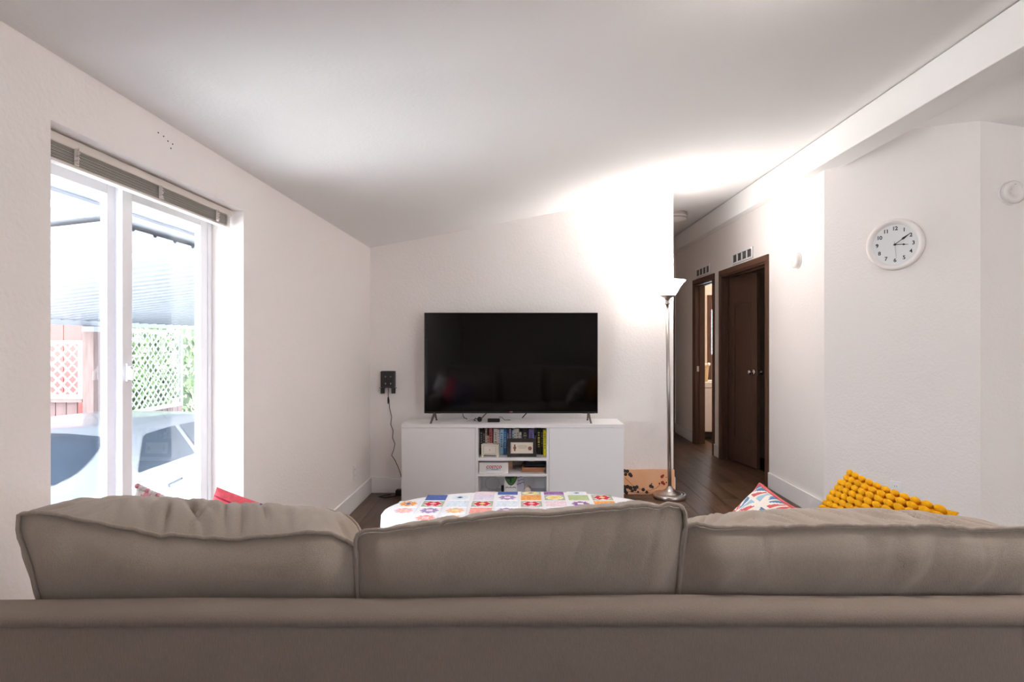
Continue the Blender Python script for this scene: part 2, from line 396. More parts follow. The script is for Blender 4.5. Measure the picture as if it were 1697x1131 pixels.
# ------------------------------------------------------------------ outside
def soft(c, **k): return mat('outdoor_paint', c, .6, **k)
M_CONC = mat('pale_concrete', (.90, .90, .89), .9, var=.05, vscale=2)
M_ASPH = mat('carport_asphalt', (.40, .40, .41), .9, var=.12, vscale=4)
MB().box(-40, XL-.22, -25, 45, -.92, -.72).build('ground', M_ASPH, kind='structure')
MB().box(-12, XL-.22, -9, 2.2, -.72, -.715).build('bounce_slab', M_CONC, kind='structure')  # added unseen slab, bounces sun through the window onto the ceiling
M_ALU = mat('pale_aluminium_panel', (.58, .60, .63), .5, spec=.3)
cp = thing('carport_roof', 'pale ribbed metal carport roof outside the window', 'carport', (-3.4, 6, 1.5))
def rz(x): return 1.56+.115*(x+5.0)
X0, X1 = -5.05, -2.02; pn = None
pitch = .19
for k in range(36):
    y = 2.92+k*pitch
    if pn is None:
        m = MB()
        prof = [(0, 0), (.012, -.012), (.03, -.012), (.042, 0), (pitch, 0)]
        for (a, za), (b, zb) in zip(prof, prof[1:]):
            vs = [(x, y+q, rz(x)+zq) for q, zq in ((a, za), (b, zb)) for x in (X0, X1)]
            m.add(vs, [(0, 1, 3, 2)])
        m.add([(X0, y, rz(X0)+.03), (X1, y, rz(X1)+.03), (X1, y+pitch, rz(X1)+.03), (X0, y+pitch, rz(X0)+.03)], [(0, 1, 2, 3)])
        pn = m.build('roof_panel', M_ALU, cp)
    else: inst(pn, cp, Matrix.Translation((0, k*pitch, 0)))
MB().box(-5.09, -4.99, 2.92, 9.8, 1.50, 1.585).build('fascia_beam', M_ALU, cp)
MB().box(-2.02, XL-.22, -3.3, 9.8, 1.945, 1.99).build('house_eave', M_ALU, kind='structure')
gut = MB(); gut.box(-2.03, -1.90, -3.3, 9.8, 1.93, 1.944); gut.build('eave_gutter', M_ALU, label='pale gutter along the house eave above the window', category='gutter') if False else None
tag(gut.build('eave_gutter', M_ALU), 'pale gutter along the house eave above the window', 'gutter')
M_POST = mat('weathered_post', (.50, .42, .40), .85, var=.18, vscale=9, stretch=(3, 3, .4))
M_FENCE = mat('brown_fence_board', (.45, .36, .35), .85, var=.15, vscale=9, stretch=(3, 3, .4))
M_LAT = mat('white_lattice', (.70, .72, .70), .7)
pt = thing('carport_post', 'weathered brown post holding the carport roof beyond the car', 'post', (-4.95, 6.95, -.72))
MB().box(-5.015, -4.885, 6.885, 7.015, -.72, 1.50).build('post_shaft', M_POST, pt, bevel=.006)
MB().box(-5.02, -4.88, 6.88, 7.02, 1.43, 1.49).build('post_bracket', M_ALU, pt)
def lattice(label, O, U, w, z0, z1, pitch, sw):
    U = Vector(U).normalized(); Nn = Vector((-U.y, U.x, 0)); O = Vector(O)
    t = thing('lattice_panel', label, 'lattice', (O.x+U.x*w/2, O.y+U.y*w/2, z0), group='lattice panels beyond the car')
    H = z1-z0
    def P(a, b, d): return O+U*a+Vector((0, 0, z0+b))+Nn*d
    for sgn in (1, -1):
        c = -H if sgn > 0 else 0
        lim = w if sgn > 0 else w+H
        while c < lim:
            pts = []
            for tt in range(2):
                pass
            # line: a = c + b (sgn>0) or a = c - b, clipped to the panel
            if sgn > 0: b0, b1 = max(0, -c), min(H, w-c); f_ = lambda b: c+b
            else: b0, b1 = max(0, c-w), min(H, c); f_ = lambda b: c-b
            if b1-b0 > .05:
                d0 = .001 if sgn > 0 else .011; k = sw*.7071
                q = []
                for d in (d0, d0+.009):
                    for b, s in ((b0, -1), (b0, 1), (b1, 1), (b1, -1)):
                        q.append(P(min(max(f_(b)+s*k, 0), w), b, d))
                m = MB().add(q, [(0, 1, 2, 3), (7, 6, 5, 4), (0, 4, 5, 1), (1, 5, 6, 2), (2, 6, 7, 3), (3, 7, 4, 0)])
                m.build('lattice_strip', M_LAT, t)
            c += pitch
    for a0, a1, b0, b1 in ((-.02, .03, -.02, H+.02), (w-.03, w+.02, -.02, H+.02), (.03, w-.03, H-.02, H+.02), (.03, w-.03, -.02, .03)):
        q = [P(a, b, d) for d in (-.01, .03) for a, b in ((a0, b0), (a1, b0), (a1, b1), (a0, b1))]
        MB().add(q, [(0, 1, 2, 3), (7, 6, 5, 4), (0, 4, 5, 1), (1, 5, 6, 2), (2, 6, 7, 3), (3, 7, 4, 0)]).build('lattice_frame', M_LAT, t)
lattice('white lattice panel in front of the red shed', (-6.3, 6.9, 0), (1, 0, 0), 1.26, .68, 1.31, .118, .024)
lattice('tall white lattice panel just past the weathered post', (-5.0, 7.05, 0), (0, 1, 0), .55, .4, 1.46, .118, .022)
lattice('tall white lattice panel seen through the far window sash', (-5.0, 7.66, 0), (0, 1, 0), 1.2, .4, 1.46, .118, .024)
fn = thing('wooden_fence', 'weathered brown board fence under the lattice', 'fence', (-5.8, 6.98, -.72))
fb = None
for k in range(11):
    x = -6.5+k*.125
    if fb is None: fb = MB().box(x, x+.115, 6.96, 6.98, -.72, .62).build('fence_board', M_FENCE, fn)
    else: inst(fb, fn, Matrix.Translation((k*.125, 0, 0)))
MB().box(-6.5, -5.03, 6.90, 7.0, .62, .66).build('fence_cap', M_POST, fn)
fn2 = thing('wooden_fence', 'weathered brown board fence beside the car bonnet', 'fence', (-5.02, 8.4, -.72))
fb = None
for k in range(15):
    y = 7.05+k*.125
    if fb is None: fb = MB().box(-5.04, -5.02, y, y+.115, -.72, .37).build('fence_board', M_FENCE, fn2)
    else: inst(fb, fn2, Matrix.Translation((0, k*.125, 0)))
sh = thing('red_shed', 'faded red board-sided shed beyond the lattice', 'shed', (-8.2, 9.3, -.72))
M_RED = mat('faded_red_siding', (.62, .33, .31), .8, var=.05, vscale=3)
M_REDD = mat('shaded_red_siding', (.45, .28, .28), .8, var=.05, vscale=3)  # shade on the shed's side, put into a darker red
sb = None
for k in range(14):
    if sb is None: sb = MB().box(-9.9, -9.905+.298, 7.9, 7.93, -.72, 2.6).build('siding_board', M_RED, sh, bevel=.006)
    else: inst(sb, sh, Matrix.Translation((k*.30, 0, 0)))
MB().box(-9.9, -5.72, 7.93, 9.8, -.72, 2.6).build('shed_body', M_REDD, sh)
MB().prism([(-10.2, 2.6), (-5.55, 2.6), (-7.9, 3.6)], 'y', 7.7, 10.0).build('shed_roof', M_DKGREY, sh)
# greenery behind the lattice
M_LEAF = mat('pale_green_leaf', (.62, .74, .50), .6, var=.2, vscale=5)
M_BARK = mat('bush_bark', (.4, .33, .28), .9)
bu = thing('leafy_hedge', 'tall green hedge close behind the far lattice', 'hedge', (-5.75, 9.3, -.72))
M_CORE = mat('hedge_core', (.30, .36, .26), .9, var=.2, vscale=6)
m = MB()
for k in range(3200):
    p = Vector((-5.30-random.random()*.20, 8.0+random.random()*3.8, -.6+random.random()*2.75))
    a = Vector((random.gauss(0, 1), random.gauss(0, 1), random.gauss(0, 1))).normalized()*.06; b = a.cross(Vector((1, .3, .4))).normalized()*.03
    m.add([p-a, p+b, p+a, p-b], [(0, 1, 2, 3)])
m.build('foliage', M_LEAF, bu, kind='stuff')
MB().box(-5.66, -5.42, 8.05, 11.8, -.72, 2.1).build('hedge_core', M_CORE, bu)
# the car under the carport
M_PAINT = mat('white_car_paint', (.60, .62, .65), .3, coat=.6)
M_CGLASS = mat('dark_car_glass', (.20, .25, .31), .3, spec=.4)
M_TYRE = mat('tyre_rubber', (.08, .08, .08), .8)
CX = -3.63
KEY = [(3.02, .70, .02, .05, .60), (3.10, .80, .20, .26, .68), (3.3, .85, .27, .33, .72), (3.72, .87, .29, .375, .73), (3.82, .875, .29, .40, .73), (4.34, .875, .29, .625, .62), (4.55, .875, .288, .668, .605), (5.1, .875, .285, .69, .60), (5.6, .875, .28, .675, .59), (6.05, .872, .275, .62, .59), (6.85, .86, .26, .30, .72), (7.45, .82, .19, .22, .68), (7.70, .70, .02, .05, .58)]
def car_at(y):
    for a, b in zip(KEY, KEY[1:]):
        if a[0] <= y <= b[0]:
            t = (y-a[0])/(b[0]-a[0]); return [p+(q-p)*t for p, q in zip(a, b)][1:]
    return KEY[-1][1:]
def car_sec(y):
    hw, zb, zr, wr = car_at(y); zb += .035 if zb > .15 else 0
    return [(0, -.50), (hw*.86, -.50), (hw*.97, -.40), (hw, -.12), (hw*.995, zb-.06), (hw*.97, zb), (wr+.03, zr-.07), (wr-.06, zr-.028), (wr*.5, zr-.006), (0, zr)]
def car_pt(y, s):       # s 0..9 along the half section
    P = car_sec(y); i = min(int(s), 8); t = s-i
    return P[i][0]*(1-t)+P[i+1][0]*t, P[i][1]*(1-t)+P[i+1][1]*t
car = thing('car', 'white sedan parked under the carport outside the window', 'car', (CX, 5.4, -.72))
YS = []
for a, b in zip(KEY, KEY[1:]):
    n = max(1, int((b[0]-a[0])/.12)); YS += [a[0]+(b[0]-a[0])*i/n for i in range(n)]
YS.append(KEY[-1][0]); m = MB(); NP = 18
for y in YS:
    P = car_sec(y); full = P+[(-x, z) for x, z in P[-2:0:-1]]
    for x, z in full: m.v.append(Vector((CX+x, y, z)))
for i in range(len(YS)-1):
    for j in range(NP): m.f.append([i*NP+j, i*NP+(j+1) % NP, (i+1)*NP+(j+1) % NP, (i+1)*NP+j]); m.m.append(0)
m.f.append(list(range(NP))); m.m.append(0); m.f.append(list(range((len(YS)-1)*NP, len(YS)*NP))[::-1]); m.m.append(0)
m.build('car_body', M_PAINT, car, smooth=True)
def patch(name, y0, y1, s0, s1, side, material, off=.006, shape=None, nu=16, nv=10):
    def fn(u, v):
        y = y0+(y1-y0)*u; s = s0(u)+(s1(u)-s0(u))*v
        x, z = car_pt(y, s); x2, z2 = car_pt(y, min(s+.05, 8.98)); n = Vector((z2-z, 0, -(x2-x))); 
        n = Vector((abs(n.x), 0, abs(n.z))); n = n.normalized() if n.length > 1e-6 else Vector((0, 0, 1))
        return (CX+side*(x+n.x*off), y, z+n.z*off)
    return MB().grid(fn, nu, nv).build(name, material, car, smooth=True)
for sd in (1, -1):
    patch('side_window', 4.42, 5.18, lambda u: 5.12, lambda u: 5.12+.80*min(1, .05+u*2.2), sd, M_CGLASS)
    patch('side_window', 5.26, 6.05, lambda u: 5.12, lambda u: 5.92-.35*max(0, u-.6), sd, M_CGLASS)
    patch('side_window', 6.12, 6.62, lambda u: 5.12, lambda u: 5.75-.55*u, sd, M_CGLASS)
def rear(y0, y1, name):
    def fn(u, v):
        t = -1+2*v; y = y0+(y1-y0)*u; hw, zb, zr, wr = car_at(y); wdt = wr+.012-.02*u-(.10*(1-u)**4)
        x = t*wdt; a = abs(x)
        P = [(0, zr), (wr*.5, zr-.006), (wr-.06, zr-.028), (wr+.03, zr-.07)]
        for p, q in zip(P, P[1:]):
            if p[0] <= a <= q[0]+1e-6: z = p[1]+(q[1]-p[1])*(a-p[0])/(q[0]-p[0]); break
        return (CX+x, y-.004, z+.009)
    MB().grid(fn, 12, 16).build(name, M_CGLASS, car, smooth=True)
rear(3.86, 4.42, 'rear_window'); rear(6.78, 6.12, 'windscreen')
for sd in (1, -1):
    for yy in (4.72, 5.52):
        MB().tube([(CX+sd*.872, yy, .19), (CX+sd*.90, yy+.03, .197), (CX+sd*.90, yy+.15, .203), (CX+sd*.872, yy+.18, .205)], .013, 8).build('door_handle', M_PAINT, car, smooth=True)
    for yy in (3.85, 6.75):
        Mw = Matrix.Translation((CX+sd*.70, yy, -.40)) @ Matrix.Rotation(sd*PI/2, 4, 'Y')
        w_ = MB().lathe([(.20, 0), (.31, 0), (.32, .03), (.32, .16), (.31, .18), (.20, .18)], 28, Mw).build('tyre', M_TYRE, car, smooth=True)
        MB().lathe([(.001, .15), (.06, .165), (.19, .14), (.20, .17), (.20, .0)], 28, Mw).build('hubcap', M_NICKEL, w_, smooth=True)
    MB().box(CX+sd*.52-.14, CX+sd*.52+.14, 3.05, 3.12, .03, .17).build('tail_lamp', mat('red_tail_lamp', (.6, .08, .08), .2), car, bevel=.01)
    MB().box(CX+sd*.93-.06, CX+sd*.93+.06, 6.25, 6.33, .30, .40).build('wing_mirror', M_PAINT, car, bevel=.02)

# ------------------------------------------------------------------ sofa
sofa = thing('sofa', 'long greige fabric sofa seen from behind with three loose back cushions', 'sofa', (0, 1.55, 0))
SX0, SX1 = -1.235, 1.225
def rbox(x0, x1, y0, y1, z0, z1, name, material, par, bev=.02, seg=4):
    o = MB().box(x0, x1, y0, y1, z0, z1).build(name, material, par); o.modifiers.new('edge', 'BEVEL')
    b = o.modifiers['edge']; b.width = bev; b.segments = seg
    for p in o.data.polygons: p.use_smooth = True
    return o
# back frame: rounded top roll over a flat outer panel
BZ = .8045
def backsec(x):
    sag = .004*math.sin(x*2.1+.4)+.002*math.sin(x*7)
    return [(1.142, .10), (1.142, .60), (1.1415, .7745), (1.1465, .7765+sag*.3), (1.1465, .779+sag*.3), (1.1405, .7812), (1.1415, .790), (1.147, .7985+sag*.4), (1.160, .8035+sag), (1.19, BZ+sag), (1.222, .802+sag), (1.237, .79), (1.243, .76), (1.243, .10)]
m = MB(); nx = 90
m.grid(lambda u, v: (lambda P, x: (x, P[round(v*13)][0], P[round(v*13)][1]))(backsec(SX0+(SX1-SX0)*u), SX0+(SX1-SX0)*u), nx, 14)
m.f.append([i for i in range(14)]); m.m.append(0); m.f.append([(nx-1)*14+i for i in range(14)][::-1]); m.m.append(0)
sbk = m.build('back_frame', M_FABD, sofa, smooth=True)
rbox(SX0, SX1, 1.243, 2.02, .12, .30, 'seat_base', M_FAB, sofa)
for a, b in ((SX0, SX0+.16), (SX1-.16, SX1)): rbox(a, b, 1.243, 2.06, .10, .60, 'arm', M_FAB, sofa, .035)
cw = (SX1-SX0-.32)/3
for k in range(3): rbox(SX0+.163+k*cw, SX0+.157+(k+1)*cw, 1.25, 2.05, .302, .455, 'seat_cushion', M_FAB, sofa, .04)
for x in (SX0+.08, SX1-.08):
    for y in (1.22, 1.98): MB().lathe([(.018, 0), (.028, .10)], 14, Matrix.Translation((x, y, 0))).build('leg', M_DKBROWN, sofa)
def interp(T, x):
    if x <= T[0][0]: return T[0][1]
    for (a, p), (b, q) in zip(T, T[1:]):
        if x <= b:
            t = (x-a)/(b-a); t = t*t*(3-2*t)*.5+t*.5; return p+(q-p)*t
    return T[-1][1]
YP, YC = 1.268, 1.385
def back_cushion(pipe, crown, x0, x1, xb0, xb1, seed, wr):
    PT = [((x-VX)*YP/F, CH-(y-VY)*YP/F) for x, y in pipe]; CT = [((x-VX)*YC/F, CH-(y-VY)*YC/F) for x, y in crown]
    ZB = .46
    NU, NV = 150, 84
    def sec(x, k):           # closed section at width position x ; k = end factor 0..1 (1 = full)
        zp = interp(PT, x); zcn = interp(CT, x)
        th = .225*(.45+.55*k)
        yp = YP
        return zp, zcn, yp, th
    def point(u, v, shrink=1.0, bulge=0.0):
        x = x0+(x1-x0)*u
        e = min(u, 1-u); k = min(1, e/.10); k = math.sin(k*PI/2)
        zp, zcn, yp, th = sec(x, k)
        # v: 0..0.30 back face (up), .30..0.55 top, .55..0.85 front (down), .85..1 bottom
        if v < .30:
            t = v/.30; z = ZB+(zp-ZB)*t; y = 1.2475+(yp-1.2475)*max(0, (t-.7)/.3)**1.5
            if z > .80: y = 1.2475+(yp-1.2475)*((z-.80)/max(.02, zp-.80))**.8-.030*math.sin(PI*min(1, (z-.80)/max(.02, zp-.80)))*k
        elif v < .55:
            t = (v-.30)/.25; y = yp+th*t
            z = zp+(zcn-zp)*math.sin(PI/2*min(1, 2*t)) if t < .5 else zcn-.035*((t-.5)*2)**2
        elif v < .85:
            t = (v-.55)/.30; zt = zcn-.035; z = zt+(ZB-zt)*t; y = yp+th+.035*math.sin(PI*t)+.03*t
        else:
            t = (v-.85)/.15; z = ZB; y = yp+th+.03+(1.2475-(yp+th+.03))*t
        # taper sides towards the bottom
        tz = max(0, min(1, (z-.74)/.19)); f = u
        xa = xb0+(x0-xb0)*tz; xz = xb1+(x1-xb1)*tz
        X = xa+(xz-xa)*f
        # wrinkles
        nz = 0
        if .27 < v < .56:
            tt = (v-.27)/.29
            w1 = X+.55*(y-yp)*math.copysign(1, X-(x0+x1)/2+.2)
            a = noise.noise(Vector((w1*17+seed, y*5, seed*3.1))); b = noise.noise(Vector((w1*38+seed*2, y*8, 1.7)))
            amp = wr*(.30+.9*max(0, noise.noise(Vector((X*5+seed, 0, 5)))+.35))
            rid = max(0, 1-abs(a)*4)**1.5+.55*max(0, 1-abs(b)*4)**1.5
            nz = -amp*(rid-.5)*math.sin(PI*min(1, tt*1.0))
            z += nz
        if v < .30 and z > .78:
            a = noise.noise(Vector((X*22-z*14+seed, z*4, 2.0+seed)))
            a = a-.9*max(0, 1-5*abs(noise.noise(Vector((X*15-z*6+seed*2, z*2, 7.0)))))*max(0, (z-.84)/.1)
            y += -.008*a*math.sin(PI*min(1, (z-.78)/max(.03, zp-.78)))*(.6+wr/.03)*1.3
        # rounding at the ends
        rnd = 1-k
        cy = yp+th/2
        y = cy+(y-cy)*(1-.25*rnd)
        return Vector((X, y, z))
    m = MB(); m.grid(lambda u, v: point(u, v), NU, NV, cv=True)
    # end caps, bulged
    for ui in (0, NU-1):
        ring = [m.v[ui*NV+j] for j in range(NV)]; c = sum(ring, Vector())/NV; sg = -1 if ui == 0 else 1
        prev = [ui*NV+j for j in range(NV)]
        for sc_, bx in ((.93, .010), (.75, .020), (.4, .026)):
            b = len(m.v); m.v += [c+(p-c)*sc_+Vector((sg*bx, 0, 0)) for p in ring]
            for j in range(NV):
                m.f.append([prev[j], prev[(j+1) % NV], b+(j+1) % NV, b+j]); m.m.append(0)
            prev = [b+j for j in range(NV)]
        m.f.append(prev); m.m.append(0)
    o = m.build('back_cushion', M_FAB, sofa, smooth=True)
    pts = []
    for i in range(14, 0, -1):
        p = point(0.0, .295*(1-i/15*.52)); pts.append(p+Vector((-.003, -.003, 0)))
    for i in range(0, 121):
        p = point(i/120, .2999); pts.append(p+Vector((0, -.003, .0035)))
    for i in range(1, 15):
        p = point(1.0, .295*(1-i/15*.52)); pts.append(p+Vector((.003, -.003, 0)))
    MB().tube(pts, .0046, 8).build('piping', M_FAB, o, smooth=True)
    pts = [point(i/60, .5501)+Vector((0, .002, .002)) for i in range(61)]
    MB().tube(pts, .0046, 8).build('piping', M_FAB, o, smooth=True)
    return o
k = YP/F
back_cushion([(25, 860), (45, 854), (75, 853), (110, 858), (150, 866), (210, 878), (274, 889.6), (330, 893), (384, 895), (450, 890), (511, 884), (545, 887), (566, 899), (584, 912)],
             [(60, 850), (88, 836), (120, 829), (175, 826), (250, 828), (329, 835), (420, 840), (511, 844), (545, 853), (566, 868), (592, 900)],
             (25-VX)*k, (584-VX)*k, (66-VX)*1.24/F, (588-VX)*1.24/F, 1.0, .017)
back_cushion([(582, 905), (588, 892), (602, 884), (624, 882), (700, 873), (780, 862), (854, 853.5), (907, 854.7), (980, 847), (1061, 840.5), (1085, 842), (1112, 838.5), (1130, 844), (1140, 860)],
             [(560, 905), (590, 888), (624, 878), (700, 869), (780, 857), (854, 848), (907, 848), (980, 842), (1061, 836), (1100, 837), (1130, 850)],
             (584-VX)*k, (1137-VX)*k, (595-VX)*1.24/F, (1120-VX)*1.24/F, 5.3, .012)
back_cushion([(1131, 915), (1134, 892), (1142, 878), (1156, 872), (1184, 877), (1258, 876.5), (1388, 873.7), (1522, 875.5), (1642, 879), (1697, 876), (1740, 878), (1760, 890)],
             [(1130, 880), (1150, 866), (1195, 857), (1297, 850), (1381, 848), (1434, 849), (1540, 855), (1628, 863), (1670, 873), (1700, 878), (1750, 892)],
             (1136-VX)*k, (1760-VX)*k, (1128-VX)*1.24/F, (1722-VX)*1.24/F, 9.1, .016)

# ------------------------------------------------------------------ pillows on the seat
def frame_of(ex, up):
    ex = Vector(ex).normalized(); up = Vector(up); ey = (up-ex*up.dot(ex)).normalized(); return ex, ey, ex.cross(ey)
def pillow_surf(C, ex, ey, n, a, b, T, side, pinch=.07, bump=0, seed=0):
    def fn(u, v):
        s, t = -1+2*u, -1+2*v
        h_ = T*((1-abs(s)**2.4)*(1-abs(t)**2.4))**.6
        X = a*s*(1-pinch*(1-t*t)); Y = b*t*(1-pinch*(1-s*s))
        p = Vector(C)+ex*X+ey*Y+n*(h_*side)
        if bump: p += n*side*bump*noise.noise(Vector((s*3+seed, t*3, side*2)))*(1-abs(s)**4)*(1-abs(t)**4)
        return p
    return fn
def pillow(name, label, mats, C, ex, up, a, b, T, mf=None, n_=40, seed=0, bump=.012, welt=None, pinch=.07):
    ex, ey, n = frame_of(ex, up); o = thing(name, label, 'pillow', tuple(Vector(C)-Vector((0, 0, b))), group='pillows on the sofa')
    m = MB()
    for sd in (1, -1): m.grid(pillow_surf(C, ex, ey, n, a, b, T, sd, pinch, bump, seed), n_, n_, mf=mf)
    m.build('pillow_cover', mats, o, smooth=True)
    if welt:
        f_ = pillow_surf(C, ex, ey, n, a, b, T, 1, pinch)
        path = [f_(i/20, 0) for i in range(20)]+[f_(1, i/20) for i in range(20)]+[f_(1-i/20, 1) for i in range(20)]+[f_(0, 1-i/20) for i in range(21)]
        MB().tube(path, .007, 8).build('pillow_binding', welt, o, smooth=True)
    return o, (Vector(C), ex, ey, n)
def fabric(name, c, **k): return mat(name, c, .9, spec=.1, bump=k.pop('bump', .3), bscale=k.pop('bscale', 300), **k)
# patchwork quilt pillow
Q = [fabric('quilt_cream', (.91, .88, .84), var=.04, vscale=60), fabric('quilt_red', (.80, .40, .40), var=.12, vscale=90), fabric('quilt_blue', (.38, .53, .68), var=.12, vscale=90), fabric('quilt_pale_blue', (.62, .74, .81), var=.1, vscale=90), fabric('quilt_tan', (.84, .74, .63), var=.1, vscale=120)]
def quilt(u, v):
    cx, cy = u*3.2 % 1-.5, (v*3.2+.2) % 1-.5; i, j = int(u*3.2), int(v*3.2+.2)
    a = (math.atan2(cy, cx)/(2*PI)*8) % 8; r = max(abs(cx), abs(cy)); w = a % 1
    if .12 < w < .72 and .05 < r < .46: return (1, 2, 3, 1, 2, 4, 2, 1)[(int(a)+i*3+j*5) % 8]
    return 0
pillow('patchwork_pillow', 'white patchwork quilt pillow with red and blue petals on the sofa', Q, (.735, 1.93, .633), (-.07, .98, .03), (.62, .02, .78), .225, .215, .085, mf=quilt, n_=72, seed=2, welt=Q[1])
# mustard chunky knit pillow
M_MUST = fabric('mustard_wool', (.88, .64, .10), var=.10, vscale=60, bump=.5, bscale=180)
C = Vector((1.005, 1.80, .70))
yo, (C, ex, ey, n) = pillow('chunky_knit_pillow', 'mustard yellow chunky knit pillow in the corner of the sofa', M_MUST, C, (-.09, .99, .03), (.56, .06, .83), .225, .215, .075, seed=4)
m = MB()
for sd in (1, -1):
    f_ = pillow_surf(C, ex, ey, n, .225, .215, .08, sd, .07)
    for i in range(11):
        for j in range(20):
            u, v = (i+.5+.5*(j % 2))/11.5, (j+.5)/20
            p = f_(u, v); tu = (f_(min(1, u+.02), v)-f_(max(0, u-.02), v)).normalized(); tv = (f_(u, min(1, v+.02))-f_(u, max(0, v-.02))).normalized()
            nn = tu.cross(tv).normalized(); tv = nn.cross(tu)
            R = Matrix((tu, tv, nn)).transposed().to_4x4() @ Matrix.Rotation(.22, 4, 'Z')
            m.ball(p+nn*(.004*sd), .0215, .0108, .0105, 10, 6, R)
m.build('knit_loops', M_MUST, yo, smooth=True, kind='stuff')
# coral knit pillow with violet stripes
K = [fabric('coral_knit', (.94, .42, .47), var=.12, vscale=40, bump=.6, bscale=120), fabric('violet_knit', (.45, .40, .58), var=.15, vscale=60, bump=.6, bscale=120), fabric('lilac_knit', (.80, .77, .82), bump=.6, bscale=120), fabric('deep_coral_knit', (.74, .22, .32), bump=.6, bscale=120)]
def knit(u, v):
    if u > .34: return 1 if (u*40) % 2 < 1.2 else 2
    return 3 if (v*26) % 2 < .35 else 0
exr = Vector((.93, .12, -.34)).normalized(); P0 = px(361, 811, 1.95); upv = Vector((.32, .25, .9))
ex, ey, n = frame_of(exr, upv)
pillow('knit_pillow', 'coral red knit pillow with violet end stripe by the window', K, P0+ex*.20-ey*.185, exr, upv, .205, .19, .07, mf=knit, n_=80, seed=6, pinch=.04)
# white crocheted pillow with pink edging
R_ = [fabric('white_crochet', (.95, .93, .93), bump=.8, bscale=90), fabric('pink_crochet', (.93, .66, .72), bump=.8, bscale=90)]
exr = Vector((.92, .1, -.36)); P0 = px(228, 806, 1.8); ex, ey, n = frame_of(exr, (.3, .2, .9))
wp, fr_ = pillow('crochet_pillow', 'white crocheted pillow flecked with pink just showing over the cushion', R_, P0+ex*.135-ey*.13, exr, (.3, .2, .9), .135, .13, .05, mf=lambda u, v: 1 if noise.noise(Vector((u*14, v*14, 3))) > .28 else 0, n_=40, seed=9, bump=.03)
m = MB(); f_ = pillow_surf(*fr_, .135, .13, .05, 1)
for i in range(26):
    p = f_(i/25, 1.0); m.ball(p, .009, .009, .008, 7, 4, mi=1 if i % 3 == 0 else 0)
m.build('ruffle_edge', R_, wp, smooth=True)

# ------------------------------------------------------------------ ottoman and crochet blanket
OC = Vector((-.003, 3.13, 0)); OA, OB, OZ = .722, .378, .45
def sup(th, a, b, e=2.1):
    c, s = math.cos(th), math.sin(th); return Vector((math.copysign(abs(c)**(2/e), c)*a, math.copysign(abs(s)**(2/e), s)*b, 0))
ot = thing('ottoman', 'oval beige upholstered ottoman under the crocheted blanket', 'ottoman', tuple(OC))
m = MB(); m.grid(lambda u, v: OC+sup(2*PI*u, (OA-.03)*[1, 1, 1, .97, .5, .01][round(v*5)], (OB-.03)*[1, 1, 1, .97, .5, .01][round(v*5)])+Vector((0, 0, [.08, .25, .42, .437, .44, .44][round(v*5)])), 72, 6, cu=True)
m.build('upholstery', M_OTTO, ot, smooth=True)
for a in (.7, 2.44, 3.84, 5.58): MB().lathe([(.02, 0), (.03, .09)], 12, Matrix.Translation(OC+sup(a, OA-.16, OB-.12))).build('leg', M_DKBROWN, ot)
M_CRO = fabric('white_crochet_yarn', (.96, .955, .965), bump=.7, bscale=140, var=.02, vscale=50)
bk = thing('crochet_blanket', 'white granny-square crochet blanket with coloured flowers draped over the ottoman', 'blanket', tuple(OC+Vector((0, 0, .28))))
PR = [(.01, 0), (.5, 0), (.90, 0), (.955, -.003), (.985, -.011), (1.0, -.026), (1.003, -.06), (1.006, -.12), (1.01, -.19)]
def drape(u, v):
    r, dz = PR[round(v*8)]; th = 2*PI*u; w = max(0, -dz-.03)
    r2 = r*(1+.05*w*(math.sin(th*17)*.8+math.sin(th*29+1)*.5))
    return OC+sup(th, OA*r2, OB*r2)+Vector((0, 0, OZ+.003+dz*(1+.12*math.sin(th*9))))
MB().grid(drape, 160, 9, cu=True).build('blanket_ground', M_CRO, bk, smooth=True)
CM = {n_: fabric('yarn_'+n_, c, var=.12, vscale=70, bump=.7, bscale=140) for n_, c in dict(blue=(.36, .44, .70), lilac=(.90, .86, .92), purple=(.62, .42, .66), orange=(.97, .66, .36), yellow=(.97, .90, .58), green=(.74, .80, .60), red=(.83, .22, .30), pink=(.97, .76, .76), salmon=(.98, .66, .62), sky=(.88, .92, .97), navy=(.30, .38, .52), mauve=(.68, .58, .74), peach=(.98, .78, .62), rose=(.95, .88, .91), leaf=(.70, .73, .64)).items()}
def sq_mesh(kind, cols):
    m = MB(); Hh = .056; G = 14
    def cell(u, v):
        x, y = 2*u-1, 2*v-1; r = math.hypot(x, y); a = math.atan2(y, x)
        if kind == 'solid': return 1 if (noise.noise(Vector((x*9, y*9, 2))) < .33) else 2
        if kind == 'block':                       # flower on a coloured ground
            if r < .28: return 2
            if r < .72+.10*math.cos(6*a): return 1
            return 3 if max(abs(x), abs(y)) > .6 and r > .85 else 0
        if kind == 'flower':
            if r < .26: return 2
            if .34 < r < .78+.12*math.cos(8*a): return 1
            return 0
    m.grid(lambda u, v: ((2*u-1)*Hh, (2*v-1)*Hh, .0035+.0015*math.cos((2*u-1)*1.4)*math.cos((2*v-1)*1.4)), G+1, G+1, mf=cell)
    e = Hh; m.add([(-e, -e, .0035), (e, -e, .0035), (e, e, .0035), (-e, e, .0035), (-e, -e, 0), (e, -e, 0), (e, e, 0), (-e, e, 0)], [(i, (i+1) % 4, 4+(i+1) % 4, 4+i)[::-1] for i in range(4)])
    return m, [M_CRO]+[CM[c] if c else M_CRO for c in cols]
